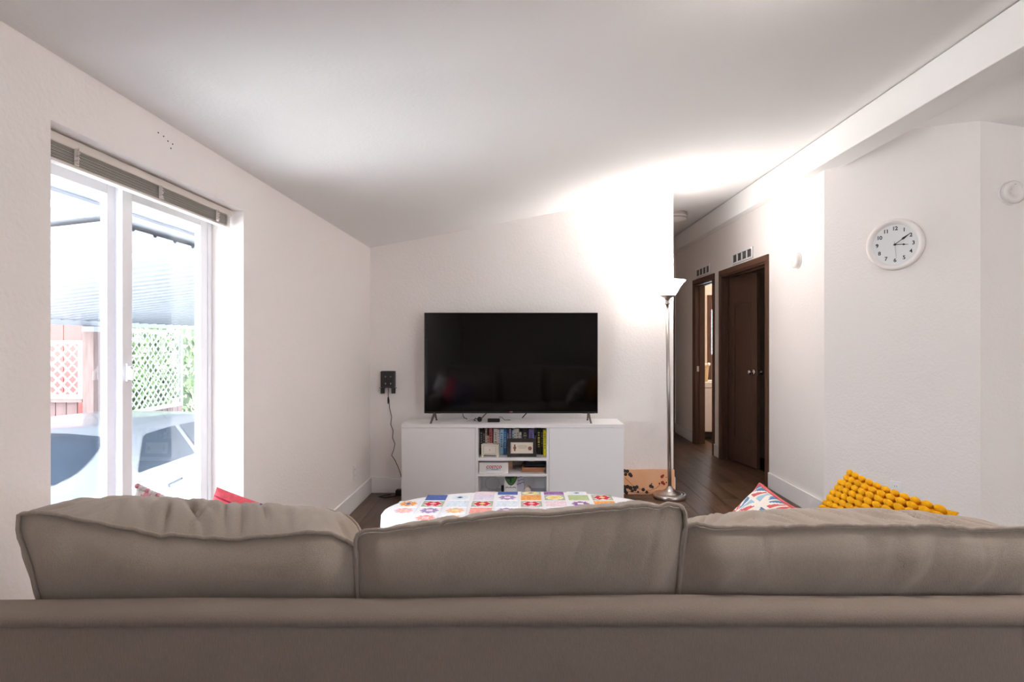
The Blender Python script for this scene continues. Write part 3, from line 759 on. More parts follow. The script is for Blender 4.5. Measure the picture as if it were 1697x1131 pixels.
KINDS = {'B': ('solid', ('blue', 'navy', None)), 'L': ('solid', ('lilac', 'rose', None)), 'P': ('solid', ('purple', 'mauve', None)), 'O': ('solid', ('orange', 'peach', None)), 'G': ('solid', ('green', 'leaf', None)), 'S': ('solid', ('salmon', 'pink', None)), 'K': ('solid', ('sky', None, None)), 'D': ('solid', ('rose', 'pink', None)),
         'y': ('block', ('yellow', 'navy', 'leaf')), 'Y': ('block', ('yellow', 'peach', 'leaf')), 'r': ('block', ('red', 'yellow', 'leaf')), 'R': ('block', ('red', 'pink', 'leaf')),
         'v': ('flower', ('mauve', 'rose', None)), 'p': ('flower', ('purple', None, None)), 'w': ('flower', ('sky', 'navy', None)), 'o': ('flower', ('peach', 'yellow', None)), 'e': ('flower', ('pink', 'peach', None)), 'm': ('flower', ('orange', 'blue', 'leaf')), 's': ('flower', ('salmon', 'pink', None)), 'n': ('flower', ('rose', 'pink', None))}
ROWS = ['..DnDByPw..', '.nBwLvOYGrv.', '.mRKrKRDpOw.', '.evoSvDLrKp.', '.psoBnGRvLe.', '.rLvOKpSyBn.', '..GrvDoLpw..']
protos = {}
for i, row in enumerate(ROWS):
    yy = 3.458-.1275*i
    for j, ch in enumerate(row):
        if ch == '.': continue
        x = -.733+.1305*j
        q = Vector((abs(x)+.034, abs(yy-OC.y)+.040, 0))
        if (i > 0 and (q.x/OA)**2+(q.y/OB)**2 > 1.0) or (i == 0 and abs(x) > .34): continue
        Mq = wm(bk).inverted() @ Matrix.Translation((x, yy, OZ+.003))
        if i == 0: Mq = wm(bk).inverted() @ Matrix.Translation((x, yy-.027, OZ+.002)) @ Matrix.Diagonal((1, .62, 1, 1))
        if ch not in protos:
            mm, ms = sq_mesh(*KINDS[ch]); o = mm.build('crochet_square', ms, bk, local=True); o.matrix_basis = Mq; protos[ch] = o
        else: inst(protos[ch], bk, Mq)

# ------------------------------------------------------------------ media unit
UX0, UX1, UY0, UY1, UZ = -.977, .8256, 4.885, 5.242, .648
un = thing('media_unit', 'low white media unit with open centre shelves under the television', 'media unit', ((UX0+UX1)/2, 5.06, 0))
OX0, OX1 = -.3547, .1998
MB().box(UX0, UX1, UY0, UY1, .6185, UZ).build('top_panel', M_STANDW, un, bevel=.0015)
MB().box(UX0, UX1, UY0+.02, UY1, .0, .045).build('bottom_panel', M_STANDW, un)
for a, b in ((UX0, UX0+.016), (OX0-.02, OX0), (OX1, OX1+.018), (UX1-.016, UX1)): MB().box(a, b, UY0+(.0 if OX0-.03 < a < OX1+.03 else .018), UY1, .045, .6185).build('side_panel', M_STANDW, un)
MB().box(OX0, OX1, UY1-.006, UY1, .045, .6185).build('back_panel', M_STANDW, un)
for z0, z1 in ((.3513, .3743), (.2243, .2453)): MB().box(OX0, OX1, UY0+.002, UY1-.006, z0, z1).build('shelf', M_STANDW, un, bevel=.001)
for a, b in ((UX0+.001, OX0-.023), (OX1+.021, UX1-.001)): MB().box(a, b, UY0-.001, UY0+.017, .004, .6165).build('door', M_STANDW, un, bevel=.0015)

# books
YSP = 5.03
def bX(c): return (780+c/8.079-VX)*YSP/F
BK = [(122, 163, 168, (.13, .12, .12), 'black', 0), (165, 193, 190, (.16, .13, .13), 'matt black short', 0), (195, 217, 172, (.86, .78, .74), 'cream', 0), (219, 245, 262, (.80, .66, .55), 'low tan', 0), (247, 288, 168, (.80, .38, .40), 'coral red', 0), (289, 304, 172, (.15, .13, .14), 'slim black and white', 0),
      (306, 362, 168, (.88, .84, .81), 'wide ivory', 0), (364, 386, 178, (.90, .86, .90), 'pale pink', 0), (388, 436, 176, (.66, .83, .93), 'light blue', .015), (440, 478, 168, (.16, .44, .68), 'royal blue', .012), (480, 513, 190, (.20, .23, .36), 'navy and white', 0), (515, 541, 172, (.66, .60, .74), 'lilac', 0), (543, 554, 180, (.12, .12, .13), 'very slim black', 0),
      (556, 578, 192, (.74, .84, .90), 'slim ice blue', 0), (581, 611, 176, (.86, .84, .82), 'dove white', 0), (613, 647, 172, (.85, .80, .75), 'parchment', 0), (652, 682, 215, (.88, .87, .86), 'short white', 0), (690, 768, 172, (.14, .12, .125), 'thick black gilt-titled', 0), (775, 848, 176, (.45, .43, .66), 'boxed violet', 0), (852, 882, 262, (.30, .32, .42), 'low slate blue', 0),
      (891, 934, 168, (.10, .10, .10), 'black yellow-lettered', 0), (938, 970, 170, (.12, .12, .11), 'black white-lettered', 0), (973, 1015, 175, (.91, .87, .16), 'bright yellow', 0)]
M_PAGE = mat('book_pages', (.90, .87, .80), .9)
for k, (a, b, top, c, nm, tilt) in enumerate(BK):
    x0, x1 = bX(a), bX(b); zt = CH-(690+top/8.079-VY)*YSP/F; ys = YSP if k < 19 else YSP+.01-.012*(k-20)
    if k == 22: ys = 4.965; x0 = (780+a/8.079-VX)*ys/F; x1 = min(OX1-.002, (780+b/8.079-VX)*ys/F)
    zb = .3748+abs(tilt)*.02; dpt = .15
    bo = thing('book', '%s book upright on the top shelf of the media unit' % nm, 'book', ((x0+x1)/2, ys+dpt/2, zb), rot=Matrix.Rotation(tilt, 3, 'Y') if tilt else None, group='books on the top shelf')
    hx_ = (x1-x0)/2-.0004; H = zt-zb; cm = mat('book_cloth', c, .55, var=.04, vscale=40)
    m = MB(); m.box(-hx_, hx_, -dpt/2, -dpt/2+.003, 0, H); m.box(-hx_, -hx_+.002, -dpt/2+.003, dpt/2, 0, H); m.box(hx_-.002, hx_, -dpt/2+.003, dpt/2, 0, H)
    m.build('cover', cm, bo, local=True)
    MB().box(-hx_+.002, hx_-.002, -dpt/2+.003, dpt/2-.004, .003, H-.004).build('pages', M_PAGE, bo, local=True)
    lum = sum(c)/3; tcol = tuple(q*.45+.85*.55 if lum < .5 else q*.62 for q in c)
    if k == 20: tcol = (.92, .85, .35)
    if hx_ > .006:
        m = MB(); z = H*.86; tm = mat('spine_print', tcol, .6)
        while z > H*.30:
            l = random.uniform(.006, .016); w_ = hx_*random.uniform(.35, .65)
            m.box(-w_, w_, -dpt/2-.0006, -dpt/2, z-l, z); z -= l+random.uniform(.004, .012)
        m.build('spine_title', tm, bo, local=True)
# small cream chest ornament
pA, pB = px(780+145/8.079, 690+548/8.079, 4.93), px(780+378/8.079, 690+375/8.079, 4.93)
ch = thing('small_chest', 'small cream wooden keepsake chest in front of the books', 'chest', ((pA.x+pB.x)/2, 4.95, .3743), rot=Matrix.Rotation(-.12, 3, 'Z'))
M_CREAM = mat('cream_paint', (.90, .87, .81), .6); w_, H_ = (pB.x-pA.x)/2, pB.z-.3743
MB().box(-w_+.006, w_-.006, -.025, .025, .018, H_).build('body', M_CREAM, ch, local=True, bevel=.002)
for sx in (-1, 1):
    for sy in (-1, 1): MB().box(sx*(w_-.009)-.008, sx*(w_-.009)+.008, sy*.021-.008, sy*.021+.008, 0, H_-.002).build('foot', M_CREAM, ch, local=True)
m = MB(); m.box(-w_+.02, w_-.02, -.0262, -.025, .026, .028); m.box(-w_+.02, w_-.02, -.0262, -.025, H_-.014, H_-.012); m.box(-w_+.02, -w_+.022, -.0262, -.025, .028, H_-.014); m.box(w_-.022, w_-.02, -.0262, -.025, .028, H_-.014)
m.build('lid_line', mat('tan_line', (.72, .66, .60), .7), ch, local=True)
MB().ball((0, -.027, H_*.55), .003, .003, .005, 8, 5).build('clasp', mat('pink_clasp', (.75, .5, .52), .5), ch, local=True, smooth=True)
MB().box(-.022, .022, -.012, .012, H_, H_+.004).build('lid_handle', M_CREAM, ch, local=True)
# framed certificate
def c4(x, y, Y): return px(780+x/8.079, 690+y/8.079, Y)
YF = 4.935; a, b = c4(490, 538, YF), c4(880, 302, YF)
pf = thing('picture_frame', 'dark espresso frame holding a small award certificate among the books', 'picture frame', ((a.x+b.x)/2, YF, .3745), rot=Matrix.Rotation(-.10, 3, 'X'))
hw, H_ = (b.x-a.x)/2, b.z-.3745; fw_ = .027
m = MB(); m.box(-hw, hw, -.01, .01, 0, fw_); m.box(-hw, hw, -.01, .01, H_-.031, H_); m.box(-hw, -hw+fw_, -.01, .01, fw_, H_-.031); m.box(hw-fw_, hw, -.01, .01, fw_, H_-.031)
m.build('frame', M_DKBROWN, pf, local=True, bevel=.002)
MB().box(-hw+fw_, hw-fw_, -.004, .008, fw_, H_-.031).build('mat_board', mat('ivory_mat', (.85, .80, .74), .7), pf, local=True)
MB().box(-hw+fw_+.012, hw-fw_-.003, -.0052, -.004, fw_+.004, H_-.036).build('certificate', mat('certificate_paper', (.92, .88, .81), .7), pf, local=True)
M_SEAL = mat('brown_seal', (.55, .34, .26), .6); zc0 = (fw_+H_-.031)/2
MB().lathe([(.001, .0012), (.016, .001), (.016, 0)], 16, Matrix.Translation((hw-fw_-.026, -.0052, zc0-.004)) @ Matrix.Rotation(PI/2, 4, 'X')).build('seal', M_SEAL, pf, local=True)
m = MB(); xs = -hw+fw_+.034
m.lathe([(.001, .0012), (.014, .001), (.014, 0)], 6, Matrix.Translation((xs, -.0052, zc0)) @ Matrix.Rotation(PI/2, 4, 'X')); m.box(xs-.006, xs+.006, -.0062, -.0052, zc0-.026, zc0+.028)
m.build('crest', M_SEAL, pf, local=True)
m = MB()
for zz, ww in ((.020, .034), (.012, .042), (.004, .036), (-.004, .028)): m.box(.004-ww, .004+ww, -.0058, -.0052, zc0+zz-.0012, zc0+zz+.0012)
m.build('script_lines', mat('pale_ink', (.72, .62, .56), .7), pf, local=True)
# middle shelf: white box with lettering, wooden boxes, trays
YB_ = 4.915; a, b = c4(113, 753, YB_), c4(505, 628, YB_)
cb = thing('cardboard_box', 'low white cardboard box with red store lettering on the middle shelf', 'box', ((a.x+b.x)/2, YB_+.07, .2453))
MB().box(a.x, b.x, YB_, YB_+.14, .2455, b.z).build('carton', M_WHITEP, cb, bevel=.001)
MB().box(a.x-.001, b.x+.001, YB_+.004, YB_+.142, b.z, b.z+.004).build('carton_lid', mat('grey_card', (.80, .79, .79), .7), cb)
M_RLET = mat('red_lettering', (.80, .10, .20), .6); M_BLET = mat('blue_lettering', (.12, .33, .66), .6)
p = c4(308, 686, YB_); RX = Matrix.Rotation(PI/2, 4, 'X')
put_mesh('lettering', text_mesh('COSTCO', .0290, .0004, .0011, .22, 1.08), M_RLET, cb, Matrix.Translation((p.x, YB_-.0008, p.z+.001)) @ RX)
p2 = c4(306, 715, YB_)
put_mesh('lettering', text_mesh('WHOLESALE', .0085, .0003, .0002, .22, 1.25), M_BLET, cb, Matrix.Translation((p2.x+.01, YB_-.0008, p2.z)) @ RX)
m = MB()
for q in (.0042, -.0042): m.box(p2.x-.062, p2.x+.058, YB_-.0010, YB_-.0001, p2.z+q-.0007, p2.z+q+.0007)
m.build('lettering_rule', M_BLET, cb)
M_LWOOD = mat('light_wood', (.76, .62, .50), .6, var=.08, vscale=12, stretch=(.4, 1, 4)); M_MWOOD = mat('honey_wood', (.66, .45, .32), .5, var=.1, vscale=12, stretch=(.4, 1, 4))
for (z0, z1, lb) in ((.2455, .2760, 'lower pale wood box behind the lettered carton'), (.2764, .322, 'upper pale wood box behind the lettered carton')):
    t = thing('wooden_box', lb, 'box', (-.13, 5.13, z0), group='pale wood boxes on the middle shelf')
    MB().box(-.20, c4(563, 0, 5.07).x, 5.07, 5.20, z0, z1-.008).build('body', M_LWOOD, t, bevel=.001); MB().box(-.20, c4(565, 0, 5.07).x, 5.068, 5.202, z1-.007, z1).build('lid', M_LWOOD, t, bevel=.001)
for k, (xa, xb_, ya, yb, lb) in enumerate(((678, 980, 742, 714, 'honey wood tray at the bottom of the stack on the middle shelf'), (690, 995, 708, 684, 'honey wood tray second in the stack on the middle shelf'))):
    a, b = c4(xa, ya, 4.95), c4(xb_, yb, 4.95); z0 = .2455+k*.0195
    t = thing('wooden_tray', lb, 'tray', ((a.x+b.x)/2, 5.04, z0), group='wooden trays on the middle shelf')
    MB().box(a.x, b.x, 4.95, 5.16, z0, z0+.007).build('tray_base', M_MWOOD, t)
    m = MB(); m.box(a.x, b.x, 4.95, 4.957, z0+.007, z0+.019); m.box(a.x, b.x, 5.153, 5.16, z0+.007, z0+.019); m.box(a.x, a.x+.007, 4.957, 5.153, z0+.007, z0+.019); m.box(b.x-.007, b.x, 4.957, 5.153, z0+.007, z0+.019)
    m.build('tray_rim', M_MWOOD, t, bevel=.001)
a, b = c4(690, 676, 5.0), c4(1010, 604, 5.0)
t = thing('document_case', 'dark navy flat case lying on the wooden trays', 'case', ((a.x+b.x)/2, 5.08, .2848)); M_NAVY = mat('dark_navy', (.10, .10, .16), .6)
MB().box(a.x+.01, min(b.x, .195), 4.985, 5.16, .2849, .306).build('case_body', M_NAVY, t, bevel=.004); MB().box(a.x+.03, min(b.x, .192), 4.992, 5.16, .3062, .326).build('case_lid', M_NAVY, t, bevel=.004)
a, b = c4(775, 628, 4.99), c4(855, 604, 4.99)
tag(MB().box(a.x, b.x, 4.99, 5.12, .3264, .342).build('wood_block', M_LWOOD, bevel=.001), 'small pale wood block on top of the navy case', 'block')
# bottom shelf
p = c4(288, 905, 5.02)
gp = thing('glass_plate', 'round clear glass plate standing on the bottom shelf', 'plate', (p.x, 5.05, .045))
Mg = Matrix.Translation((p.x, 5.05, .135)) @ Matrix.Rotation(PI/2+.1, 4, 'X')
MB().lathe([(.002, .004), (.052, .004), (.060, .012), (.0605, .008), (.052, 0), (.002, 0)], 36, Mg).build('dish', M_CLEAR, gp, smooth=True)
MB().box(p.x-.03, p.x+.03, 5.03, 5.08, .0455, .076).build('plate_stand', M_CLEAR, gp)
p = c4(540, 880, 5.0); pl = thing('shield_plaque', 'white plaque with a painted green and blue shield on the bottom shelf', 'plaque', (p.x, 5.03, .045))
MB().box(p.x-.055, p.x+.05, 5.02, 5.035, .046, .224).build('board', M_WHITEP, pl)
def shield(w, h, z, d, name, mts, mf=None):
    def fn(u, v):
        t = v; ww = w*(1 if t > .55 else math.sqrt(max(0, t/.55))*.98+.02*t); return (p.x+(2*u-1)*ww, 5.02-d, z+h*t)
    MB().grid(fn, 12, 14, mf=mf).build(name, mts, pl)
M_SKYP = mat('painted_sky', (.35, .66, .78), .5); M_GRN = mat('painted_green', (.32, .50, .25), .5); M_DKP = mat('painted_hill', (.16, .22, .26), .5)
shield(.050, .105, .118, .0015, 'shield_rim', M_DKP)
shield(.045, .096, .123, .003, 'shield_picture', [M_SKYP, M_GRN, M_DKP], lambda u, v: 0 if v > .76 else (2 if v > .62-.12*math.sin(u*5) or (.4 < u < .55 and v > .2) else 1))
m = MB()
for k in range(9): m.box(p.x-.045+k*.010, p.x-.039+k*.010, 5.0185, 5.0195, .098+.003*(k % 2), .105+.003*((k+1) % 3))
m.build('caption_marks', mat('ink', (.25, .25, .28), .6), pl)
p = c4(660, 880, 5.06); t = thing('greeting_card', 'lilac-white greeting card with butterfly print on the bottom shelf', 'card', (p.x, 5.06, .045))
MB().box(p.x-.035, p.x+.032, 5.062, 5.064, .046, .225).build('card', mat('lilac_card', (.88, .86, .91), .6), t)
m = MB()
for k in range(7):
    bx_, bz_ = p.x-.024+.008*k, .12+.08*((k*37) % 10)/10
    for sg in (-1, 1): m.add([(bx_, 5.0605, bz_), (bx_+sg*.009, 5.0605, bz_+.008), (bx_+sg*.010, 5.0605, bz_-.003), (bx_+sg*.005, 5.0605, bz_-.007)], [(0, 1, 2, 3)])
m.build('butterfly_print', mat('violet_ink', (.50, .46, .62), .6), t)
p = c4(762, 990, 4.99)
t = thing('striped_shell', 'striped round shell ornament on the bottom shelf', 'shell', (p.x, 5.0, .046))
MB().ball((p.x, 5.0, .088), .030, .022, .041, 20, 16).build('shell_body', mat('shell_cream', (.86, .80, .76), .5), t, smooth=True)
for k in range(3):
    a_ = -.5+.5*k
    MB().tube([(p.x+.031*math.cos(q)*math.cos(a_), 5.0-.023*math.sin(q*1.0)*1.0, .088+.042*math.sin(q)*1.0*math.cos(a_)+.012*a_) for q in [i*PI/16 for i in range(17)]], .0018, 6).build('shell_stripe', mat('shell_stripe', (.50, .34, .36), .5), t)
p = c4(425, 960, 5.0)
tag(MB().box(p.x-.010, p.x+.012, 5.0, 5.03, .046, .122).build('small_stand', M_BLACK, bevel=.003), 'tiny black stand between the glass plate and the plaque', 'stand')

# ------------------------------------------------------------------ television and what lies round it
TY = 5.03; a, b = px(703, 685.5, TY), px(990.7, 518.5, TY)
tv = thing('television', 'large black flat-screen television on splayed feet', 'television', ((a.x+b.x)/2, TY, UZ))
MB().box(a.x, b.x, TY, TY+.035, a.z, b.z).build('housing', M_BLACK, tv, bevel=.003)
MB().box(a.x+.15, b.x-.15, TY+.035, TY+.06, a.z+.03, a.z+.5).build('rear_housing', M_BLACK, tv, bevel=.01)
MB().box(a.x+.006, b.x-.006, TY-.0012, TY, a.z+.017, b.z-.006).build('screen', M_SCREEN, tv)
M_LEGM = mat('bronze_grey_leg', (.44, .40, .38), .4, metal=.6)
for fx, fy, bx_, by_, tx in ((714, 703, 723.5, 697.5, 720), (979.5, 702, 973.5, 697, 975.5)):
    T = px(tx, 685, TY); f1 = px(fx, fy, 4.935); b1 = px(bx_, by_, 5.13); m = MB()
    for q in (f1, b1):
        q.z = UZ+.003
        m.tube([Vector((T.x, TY+.015, a.z+.004)), Vector((T.x, TY+.015, a.z+.004)).lerp(q, .5), q], [.011, .009, .007], 8)
        m.box(q.x-.008, q.x+.008, q.y-.010, q.y+.010, UZ, UZ+.005)
    m.box(T.x-.05, T.x+.05, TY+.004, TY+.03, a.z-.002, a.z+.006)
    m.build('foot', M_LEGM, tv)
pc = px(846.5, 684, TY-.002)
lo = MB().lathe([(.001, .0012), (.0055, .001), (.0055, 0)], 16, Matrix.Translation((pc.x-.007, TY-.0004, pc.z+.004)) @ RX).build('logo_disc', mat('logo_red', (.72, .12, .2), .4), tv)
put_mesh('logo_lettering', text_mesh('LG', .013, .0003, .0004), mat('logo_silver', (.75, .74, .74), .4), tv, Matrix.Translation((pc.x+.007, TY-.0010, pc.z+.004)) @ RX)
tag(MB().box(px(808, 0, 5.0).x, px(828, 0, 5.0).x, 5.0, 5.045, UZ+.0005, UZ+.028).build('power_adapter', M_BLACK, bevel=.003), 'flat black power adapter lying under the television', 'adapter')
t = thing('cable_plug', 'round black plug with cable under the television', 'plug', (px(795, 0, 5.02).x, 5.02, UZ)); p = px(795, 692, 5.02)
MB().lathe([(.001, 0), (.016, 0), (.020, .006), (.020, .026), (.014, .032), (.001, .033)], 18, Matrix.Translation((p.x, 5.02, UZ+.0205)) @ Matrix.Rotation(1.3, 4, 'X')).build('plug_body', M_BLACK, t, smooth=True)
MB().tube([(p.x+.01, 5.03, UZ+.025), (p.x+.03, 5.05, UZ+.045), (p.x+.06, 5.07, UZ+.075)], .0035, 6).build('plug_cable', M_BLACK, t)
MB().tube([(p.x-.01, 5.02, UZ+.02), (p.x-.035, 5.03, UZ+.03), (p.x-.05, 5.05, UZ+.012), (p.x-.04, 5.08, UZ+.004)], .0035, 6).build('plug_cable', M_BLACK, t)
def cable(name, pts, label, material=None, r=.003): return tag(MB().tube(pts, r, 6).build(name, material or M_BLACK, smooth=True), label, 'cable')
q = lambda x, y, Y: tuple(px(x, y, Y))
cable('black_cable', [q(767, 686, 5.06), q(767.5, 690, 5.07), q(770, 693.4, 5.07), q(774, 694.3, 5.10)], 'short black cable hanging near the end foot of the television')
cable('black_cable', [q(872.5, 685.5, 5.07), q(869, 689, 5.07), q(865.5, 693, 5.07)], 'black cable slanting down behind the middle of the television', r=.0045)
cable('black_cable', [q(827, 692, 5.04), q(831, 691.5, 5.08), (q(836, 0, 5.1)[0], 5.10, UZ+.006), (q(846, 0, 5.12)[0], 5.12, UZ+.004)], 'thin black cable trailing out of the flat adapter', r=.002)
cable('white_cable', [q(771, 694, 5.03), q(775, 697, 5.0), q(780, 693, 5.03), q(784, 688, 5.06)], 'thin white cable looped under the television', M_CORD, .002)
# wall hub with two cups and its cord
a, b = px(633, 642, YW), px(656, 615, YW)
hb = thing('wall_charger', 'dark grey boxy device mounted on the wall beside the television', 'device', ((a.x+b.x)/2, YW, a.z-.05))
MB().box(a.x, b.x, YW-.06, YW, a.z, b.z).build('casing', M_DKGREY, hb, bevel=.006)
MB().box(a.x+.025, b.x-.012, YW-.064, YW-.06, a.z+.012, b.z-.012).build('face_plate', mat('charcoal_plate', (.15, .15, .155), .4), hb, bevel=.003)
m = MB()
for i_ in range(2):
    for j_ in range(2): m.ball((a.x+.045+.045*i_, YW-.065, a.z+.035+.06*j_), .006, .004, .006 if j_ else .009, 8, 5)
m.build('indicator', mat('pale_indicator', (.62, .62, .62), .4), hb, smooth=True)
for sx in (a.x+.014, b.x-.014):
    m = MB(); m.lathe([(.018, -.046), (.019, 0), (.030, .001), (.030, .004), (.001, .004)], 18, Matrix.Translation((sx, YW-.034, a.z-.006)))
    m.lathe([(.001, -.046), (.018, -.046)], 18, Matrix.Translation((sx, YW-.034, a.z-.006))); m.build('holder_cup', M_DKGREY, hb, smooth=False)
pts = [(644, 641), (643.3, 655), (645, 664), (645.5, 676), (649, 691), (647.5, 704), (651.5, 714), (650.5, 726), (654.5, 736), (652.5, 746), (649, 755), (654.5, 763), (660, 775), (664.5, 788), (667, 800)]
o = MB().tube([px(x, y, YW-.01) for x, y in pts], .0028, 6).build('charger_cord', M_DKGREY, hb, smooth=True)
MB().tube([px(643.3, y, YW-.01) for y in (658, 661, 667, 670)], [.003, .007, .007, .003], 8).build('inline_switch', M_DKGREY, o)
p = px(662, 813, 5.17)
tag(MB().box(p.x-.03, p.x+.03, 5.14, 5.20, .0, .05).build('plug_block', M_BLACK, bevel=.008), 'black plug block on the floor behind the media unit', 'plug')
cable('floor_cable', [(p.x-.02, 5.12, .006), (p.x-.10, 5.06, .005), (p.x-.16, 5.10, .005), (p.x-.08, 5.18, .005)], 'dark cable lying on the floor by the plug block', r=.004)
# outlets
def outlet(label, M):
    t = thing('wall_outlet', label, 'outlet', mat=M, group='wall outlets')
    MB().box(-.035, .035, -.006, 0, -.057, .057).build('cover_plate', M_TRIMW, t, local=True, bevel=.002)
    for z in (-.024, .024):
        s_ = MB().box(-.014, .014, -.008, -.006, z-.015, z+.015).build('socket', M_TRIMW, t, local=True, bevel=.004)
        m = MB(); m.box(-.007, -.005, -.0084, -.008, z-.004, z+.006); m.box(.005, .007, -.0084, -.008, z-.004, z+.006); m.build('slot', M_DKGREY, s_, local=True)
outlet('white outlet low on the window wall near the corner', Matrix.Translation((XL, 4.76, .285)) @ Matrix.Rotation(PI/2, 4, 'Z'))
pA = Vector((XH, YA, 0))+dx*(.3280*math.sqrt(2)); ROT45 = math.atan2(dx.y, dx.x)
outlet('white outlet on the angled wall above the mustard pillow', Matrix.Translation((pA.x, pA.y, .305)) @ Matrix.Rotation(ROT45, 4, 'Z'))

# ------------------------------------------------------------------ lamp, art panel, floor register
LX, LY = 1.246, 5.092
lp = thing('floor_lamp', 'brushed nickel torchiere floor lamp with a lit white glass bowl', 'lamp', (LX, LY, 0))
MB().lathe([(.001, 0), (.136, 0), (.139, .005), (.139, .030), (.134, .036), (.118, .038), (.112, .034), (.098, .036), (.085, .046), (.055, .060), (.030, .078), (.018, .098), (.013, .102)], 48, Matrix.Translation((LX, LY, 0))).build('lamp_base', M_NICKEL, lp, smooth=True)
TX = LX-.021
MB().tube([(LX, LY, .10), (LX+(TX-LX)*.5, LY, .9), (TX, LY, 1.64)], [.0155, .0155, .0145], 16).build('pole', M_NICKEL, lp, smooth=True)
MB().lathe([(.0145, 1.632), (.022, 1.632), (.023, 1.640), (.018, 1.645), (.018, 1.668), (.030, 1.685), (.066, 1.702), (.070, 1.708), (.001, 1.704)], 28, Matrix.Translation((TX, LY, 0))).build('lamp_collar', M_NICKEL, lp, smooth=True)
MB().tube([(TX+.017, LY-.008, 1.672), (TX+.036, LY-.014, 1.666)], [.004, .005], 8).build('lamp_switch', M_NICKEL, lp)
M_SHADE = mat('lit_glass_shade', (.98, .97, .95), .4, emit=(1, .97, .945), es=19.0)
MB().lathe([(.05, 1.709), (.068, 1.711), (.085, 1.735), (.105, 1.775), (.130, 1.808), (.152, 1.829), (.153, 1.833), (.147, 1.833), (.124, 1.812), (.098, 1.779), (.078, 1.738), (.060, 1.716)], 40, Matrix.Translation((TX, LY, 0))).build('shade', M_SHADE, lp, smooth=True)
ld = bpy.data.lights.new('lamp_bulb', 'POINT'); ld.energy = LAMP_W; ld.color = (1, .96, .93); ld.shadow_soft_size = .10
lo_ = bpy.data.objects.new('lamp_bulb', ld); COL.objects.link(lo_); lo_.parent = lp; lo_.location = (TX-LX, 0, 1.79)
# art panel leaning on the wall behind the lamp
M_ART = mat('peach_orange_print', (.93, .66, .44), .35, c2=(.95, .78, .66), vscale=2.2, spec=.4)
ap = thing('art_panel', 'peach-orange canvas with dark blossom branches leaning on the wall behind the lamp', 'art panel', (1.05, 5.21, 0), rot=Matrix.Rotation(-.07, 3, 'X'))
MB().box(-.216, .268, -.012, .012, 0, .212).build('canvas', M_ART, ap, local=True, bevel=.002)
M_INK = mat('dark_blossom_ink', (.14, .07, .08), .5); M_RINK = mat('red_blossom_ink', (.58, .14, .14), .5)
def blossoms(seq, material, name):
    m = MB()
    for (x, z, r) in seq:
        for k in range(6):
            a_ = k*1.05+x*40; c_ = Vector((x+r*.6*math.cos(a_), -.0128, z+r*.6*math.sin(a_)))
            m.lathe([(.0005, .0005), (r*.55, .0003), (r*.55, 0)], 8, Matrix.Translation(c_) @ RX)
    m.build(name, material, ap, local=True, kind='stuff')
blossoms([(-.165, .200, .014), (-.14, .196, .014), (-.118, .17, .015), (-.108, .158, .013), (-.155, .17, .013), (-.165, .06, .018), (-.14, .065, .015), (-.115, .055, .016), (-.085, .06, .012), (-.06, .062, .014), (-.075, .04, .013), (-.10, .03, .013), (-.165, .03, .016), (-.15, .012, .014), (-.05, .02, .009), (-.005, .04, .014), (.06, .07, .014), (.075, .062, .011), (.068, .09, .005), (.025, .018, .012)], M_INK, 'blossom_print')
blossoms([(.158, .15, .012), (.168, .16, .009), (.162, .10, .013), (.175, .088, .010), (.135, .092, .007), (.195, .10, .006), (.196, .145, .004)], M_RINK, 'red_blossom_print')
m = MB()
for pth in ([(-.16, .14), (-.12, .10), (-.09, .07), (-.05, .05), (0, .035), (.06, .035), (.11, .055), (.14, .085)], [(-.165, .03), (-.05, .012), (.05, .012)]):
    m.tube([(x, -.0128, z) for x, z in pth], .0013, 5)
m.build('branch_print', M_INK, ap, local=True)
rg = thing('floor_register', 'bronze slotted floor vent beside the lamp base', 'floor vent', (1.02, 5.03, 0)); M_REG = mat('bronze_register', (.42, .36, .31), .4, metal=.4)
MB().box(.90, 1.10, 4.985, 5.075, .0, .004).build('vent_plate', M_REG, rg, bevel=.001)
for k in range(12): MB().box(.915+k*.0145, .921+k*.0145, 4.995, 5.065, .004, .0055).build('vent_slot', M_BLACK, rg)

# ------------------------------------------------------------------ wall fittings
sC = .3256*math.sqrt(2); pC = Vector((XH, YA, 0))+dx*sC
MC = Matrix.Translation((pC.x, pC.y, 1.981)) @ Matrix.Rotation(ROT45, 4, 'Z') @ Matrix.Rotation(PI/2, 4, 'X')   # local +z faces the room
ck = thing('wall_clock', 'round white wall clock with black numerals on the angled wall', 'clock', mat=MC)
M_CKW = mat('white_clock_rim', (.93, .91, .90), .4); M_FACE = mat('clock_dial', (.90, .905, .915), .5); M_NUM = mat('clock_black', (.14, .13, .15), .5)
def dial(prof, name, material, smooth=True): return MB().lathe(prof, 56).build(name, material, ck, local=True, smooth=smooth)
dial([(.150, 0), (.172, 0), (.176, .008), (.175, .022), (.168, .031), (.158, .033), (.150, .028), (.146, .022), (.138, .017), (.137, .012)], 'rim', M_CKW)
dial([(.001, .0125), (.139, .0125), (.139, 0)], 'dial', M_FACE, False)
for k in range(1, 13):
    a_ = k*PI/6
    me = text_mesh(str(k), .036, .0004, .0008, 0, .92)
    put_mesh('numeral', me, M_NUM, ck, MC @ Matrix.Translation((.1085*math.sin(a_), .1085*math.cos(a_), .0132)))
def hand(angle, pts, z, name, material):
    R = Matrix.Rotation(-math.radians(angle), 4, 'Z'); m = MB(); n_ = len(pts)
    vs = [R @ Vector((x, y, z)) for x, y in pts]+[R @ Vector((x, y, z+.0015)) for x, y in pts]
    m.add(vs, [tuple(range(n_))[::-1], tuple(range(n_, 2*n_))]+[(i, (i+1) % n_, n_+(i+1) % n_, n_+i) for i in range(n_)])
    m.build(name, material, ck, local=True)
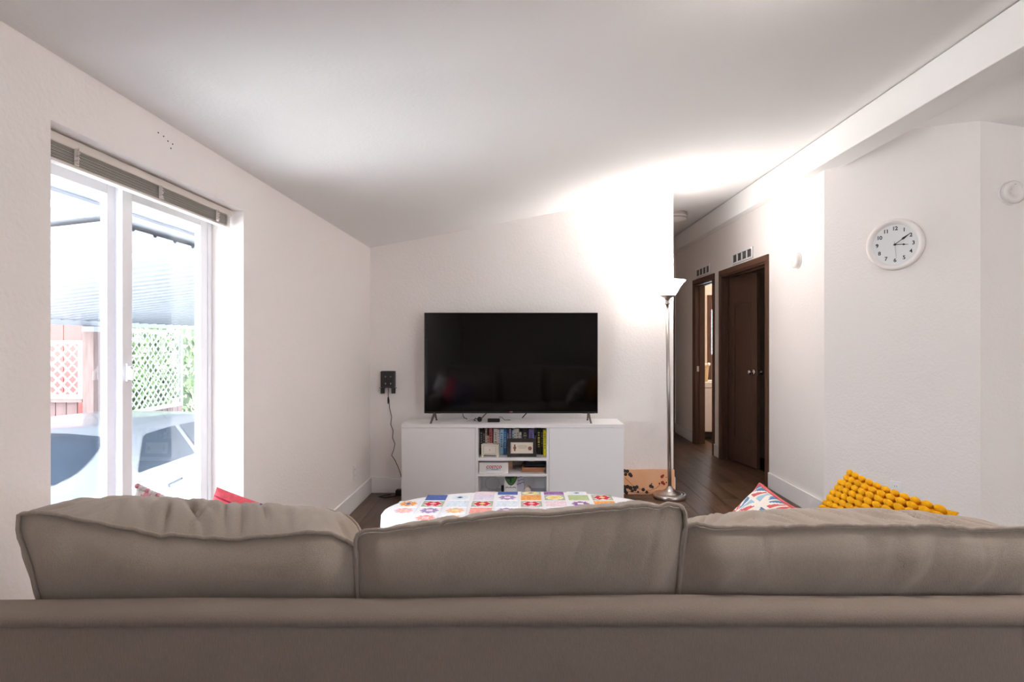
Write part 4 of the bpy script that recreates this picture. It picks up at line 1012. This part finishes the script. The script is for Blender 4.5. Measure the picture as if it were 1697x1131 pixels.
hand(95, [(-.002, -.008), (.002, -.008), (.002, .045), (.0065, .052), (.002, .060), (.001, .080), (-.001, .080), (-.002, .060), (-.0065, .052), (-.002, .045)], .0145, 'hour_hand', M_NUM)
hand(54, [(-.002, -.01), (.002, -.01), (.002, .048), (.0075, .062), (.004, .085), (.001, .112), (-.001, .112), (-.004, .085), (-.0075, .062), (-.002, .048)], .0165, 'minute_hand', M_NUM)
hand(174, [(-.0007, -.02), (.0007, -.02), (.0007, .088), (-.0007, .088)], .0185, 'second_hand', mat('grey_second_hand', (.5, .5, .52), .4))
dial([(.001, .022), (.006, .0215), (.0075, .0145), (.0075, .012)], 'hub', M_NUM)
def detector(name, label, M, r, d):
    t = thing(name, label, 'detector', mat=M)
    MB().lathe([(.001, d*.35), (r, d*.35), (r, 0), (.001, 0)], 36).build('mount_plate', M_TRIMW, t, local=True)
    MB().lathe([(r*.93, d*.35), (r*.95, d*.8), (r*.86, d*.97), (r*.5, d), (r*.48, d*.965), (.001, d*.97)], 36).build('detector_cover', M_CKW, t, local=True, smooth=True)
    MB().box(-.006, .006, r*.60, r*.64, d*.96, d*.99).build('test_slot', M_DKGREY, t, local=True)
    for a_, b_ in ((-.3, .2), (-.35, -.1), (-.15, -.3)): MB().ball((r*a_, r*b_, d*.985), .0016, .0016, .001, 8, 4).build('vent_hole', M_DKGREY, t, local=True)
detector('smoke_detector', 'round white alarm on the hall wall beside the bedroom doorway', Matrix.Translation((XH, 4.87, 1.972)) @ Matrix.Rotation(-PI/2, 4, 'Y') @ Matrix.Rotation(-PI/2, 4, 'Z'), .066, .042)
detector('smoke_detector', 'round white smoke alarm high on the wall past the clock', Matrix.Translation((3.072, YB, 2.252)) @ RX, .076, .042)
M_GRILL = mat('grille_shadow', (.30, .29, .30), .7); M_LOUV = mat('shaded_louvre', (.58, .57, .57), .6)  # grey of back and louvres holds the shade inside the grille
def vent(label, ya, yb, z0, z1):
    t = thing('air_vent', label, 'vent', (XH, (ya+yb)/2, z0), group='return vents over the hall doors')
    MB().box(XH-.004, XH, ya, yb, z0, z1).build('vent_back', M_GRILL, t)
    m = MB(); b_ = .016; x0, x1 = XH-.014, XH-.004
    m.box(x0, x1, ya, yb, z0, z0+b_); m.box(x0, x1, ya, yb, z1-b_, z1)
    for k in range(5):
        y = ya+(yb-ya-.02)*k/4; m.box(x0, x1, y, y+.02, z0+b_, z1-b_)
    m.build('vent_frame', M_TRIMW, t, bevel=.001)
    for k in range(8):
        z = z0+b_+.005+(z1-z0-2*b_)*k/8; MB().box(XH-.011, XH-.0045, ya+.02, yb-.02, z, z+.002).build('louvre', M_LOUV, t)
vent('white louvred vent over the bedroom doorway', 5.82, 6.37, 2.128, 2.238); vent('shadowed louvred vent over the bathroom doorway', 7.14, 7.69, 2.128, 2.238)
# hall ceiling light (off)
cx_, cy_ = 1.655, 6.55; cz = zc(cx_)
hl = thing('ceiling_light', 'unlit nickel-ringed flush ceiling light in the hall', 'ceiling light', (cx_, cy_, cz-.10))
MB().lathe([(.001, .0), (.135, 0), (.14, -.012), (.14, -.03), (.128, -.034)], 36, Matrix.Translation((cx_, cy_, cz+.012))).build('canopy', M_NICKEL, hl, smooth=True)
MB().lathe([(.128, -.030), (.130, -.052)], 36, Matrix.Translation((cx_, cy_, cz+.012))).build('glass_band', mat('frosted_glass', (.86, .84, .82), .5), hl, smooth=True)
MB().lathe([(.130, -.050), (.14, -.053), (.14, -.064), (.130, -.067)], 36, Matrix.Translation((cx_, cy_, cz+.012))).build('ring', M_NICKEL, hl, smooth=True)
MB().lathe([(.130, -.067), (.10, -.088), (.05, -.10), (.001, -.103)], 36, Matrix.Translation((cx_, cy_, cz+.012))).build('glass_bowl', mat('frosted_bowl', (.86, .84, .82), .5), hl, smooth=True)
# nail holes above the window
m = MB()
tag(MB().add([], []), None) if False else None
nh = thing('nail_holes', 'row of small nail holes in the wall above the window', 'nail holes', (XL, 2.1, 2.06))
for (x, y) in ((262, 220), (271, 226), (278, 234), (286, 239), (283, 246)):
    Yq = -XL*F/(VX-x); MB().ball((XL+.0005, Yq, CH-(y-VY)*Yq/F), .0015, .0035, .003, 6, 4).build('hole', M_DKGREY, nh)

# ------------------------------------------------------------------ bathroom and bedroom beyond the doors
M_VAN = mat('white_vanity', (.92, .88, .85), .5)
vn = thing('vanity_cabinet', 'white bathroom vanity seen through the narrow doorway', 'vanity', (2.9, 8.4, 0))
MB().box(2.40, 3.6, 8.19, 8.70, .09, .70).build('body', M_VAN, vn); MB().box(2.40, 3.6, 8.25, 8.70, 0, .09).build('toe_kick', M_DKBROWN, vn)
MB().box(2.42, 2.98, 8.172, 8.19, .10, .685).build('door', M_VAN, vn, bevel=.002); MB().box(3.0, 3.58, 8.172, 8.19, .10, .685).build('door', M_VAN, vn, bevel=.002)
MB().box(2.38, 3.62, 8.15, 8.72, .70, .765).build('counter_top', mat('cream_counter', (.90, .86, .80), .4), vn, bevel=.006)
M_WICK = mat('wicker', (.84, .72, .55), .8, var=.15, vscale=60, bump=.6, bscale=90)
bs = thing('wicker_basket', 'tall pale wicker basket on the bathroom counter', 'basket', (2.50, 8.33, .766))
MB().lathe([(.001, 0), (.06, 0), (.065, .05), (.075, .17), (.085, .235), (.079, .235), (.069, .17), (.058, .02), (.001, .015)], 24, Matrix.Translation((2.50, 8.33, .766))).build('basket_body', M_WICK, bs, smooth=True)
MB().tube([(2.50+.085*math.cos(2*PI*i/24), 8.33+.085*math.sin(2*PI*i/24), 1.0+.012*math.sin(i*2)) for i in range(25)], .014, 8).build('basket_rim', mat('basket_liner', (.93, .88, .80), .8), bs, smooth=True)
tag(MB().lathe([(.001, 0), (.05, 0), (.062, .012), (.058, .012), (.046, .004), (.001, .004)], 24, Matrix.Translation((2.62, 8.27, .766))).build('soap_dish', mat('white_ceramic', (.93, .92, .91), .3), smooth=True), 'small white dish on the bathroom counter', 'dish')
t = thing('window_3', 'walnut-framed bright bathroom window with grey valance', loc=(3.1, YEND, .55), kind='structure')
m = MB()
for a_, b_, c_, d_ in ((2.685, 2.745, .55, 1.99), (3.5, 3.56, .55, 1.99), (2.745, 3.5, 1.93, 1.99)): m.box(a_, b_, YEND-.02, YEND+.1, c_, d_)
m.build('window_frame', M_CASING, t, bevel=.003)
MB().box(2.745, 3.5, YEND+.06, YEND+.066, .55, 1.93).build('pane', M_GLASS, t)
MB().box(2.75, 3.5, YEND+.02, YEND+.03, 1.78, 1.93).build('valance', mat('grey_valance', (.55, .52, .50), .8), t)
MB().box(2.75, 3.5, YEND+.02, YEND+.03, .76, 1.13).build('lower_panel', mat('grey_panel', (.70, .68, .68), .7), t)
MB().ball((2.80, YEND-.01, 1.13), .03, .03, .03, 12, 8).build('knob', M_STEEL, t, smooth=True)
bl_ = thing('bathroom_light', 'warm bathroom wall light over the vanity', 'light', (3.6, 8.55, 2.2))
MB().lathe([(.03, 0), (.06, -.10), (.055, -.10), (.028, -.005)], 20, Matrix.Translation((3.6, 8.55, 2.3))).build('shade', mat('bath_shade', (.97, .95, .9), .5, emit=(1, .9, .78), es=4), bl_, smooth=True)
MB().tube([(3.6, 8.55, 2.3), (3.6, 8.60, 2.34), (3.6, 8.74, 2.34)], .01, 8).build('bracket', M_NICKEL, bl_)
ld = bpy.data.lights.new('bathroom_bulb', 'POINT'); ld.energy = BATH_W; ld.color = (1, .86, .72); ld.shadow_soft_size = .05
lo_ = bpy.data.objects.new('bathroom_bulb', ld); COL.objects.link(lo_); lo_.location = (3.6, 8.50, 2.15)
dd = thing('dresser', 'dark dresser inside the unlit bedroom', 'dresser', (3.4, 6.55, 0))
MB().box(2.85, 3.9, 6.3, 6.8, .04, .98).build('body', M_DKBROWN, dd, bevel=.004)
for k in range(4): dz_ = MB().box(2.88, 3.87, 6.285, 6.3, .08+k*.225, .285+k*.225).build('drawer', M_DKBROWN, dd, bevel=.003); MB().ball((3.37, 6.275, .18+k*.225), .015, .015, .015, 10, 6).build('knob', M_STEEL, dz_)
bp = thing('navy_bag', 'navy blue bag with pale script on the bedroom dresser', 'bag', (3.02, 6.5, .98)); M_NV = mat('navy_cloth', (.13, .16, .30), .8, bump=.3, bscale=40)
m = MB(); m.grid(lambda u, v: Vector((2.72+.40+.17*math.cos(2*PI*u)*(1-.25*v**3)*min(1, 6*(1-v)+.02), 6.5+.12*math.sin(2*PI*u)*min(1, 6*(1-v)+.02), .981+.28*v+.03*math.sin(6*u)*v)), 32, 14, cu=True)
m.build('bag_body', M_NV, bp, smooth=True)
MB().tube([(2.92+.02*math.cos(i*1.9)+.012*i, 6.385-.004*math.sin(i), 1.06+.02*i*.6+.02*math.sin(i*2.6)) for i in range(12)], .003, 5).build('script', mat('pale_script', (.75, .78, .85), .6), bp, smooth=True)

# ------------------------------------------------------------------ added ceiling fill lights, out of view
def flush(label, x, y, w, col):
    z = zc(x)-.11
    t = thing('ceiling_light', label, 'ceiling light', (x, y, z-.06))  # invented fixture, brightens the room from above
    MB().lathe([(.001, .12), (.15, .12), (.155, .10), (.155, .06)], 32, Matrix.Translation((x, y, z-.01))).build('canopy', M_NICKEL, t, smooth=True)
    MB().lathe([(.15, .06), (.14, .02), (.09, -.02), (.001, -.03)], 32, Matrix.Translation((x, y, z-.01))).build('diffuser', mat('fill_diffuser', (.95, .94, .92), .5, emit=col, es=w), t, smooth=True)
flush('added unseen fill light flush on the ceiling above the sofa', 1.0, 1.65, FILL_W, (1, .96, .93))
flush('added unseen fill light on the kitchen side of the ridge beam', 3.8, .6, FILL_W*1.9, (1, .93, .87))
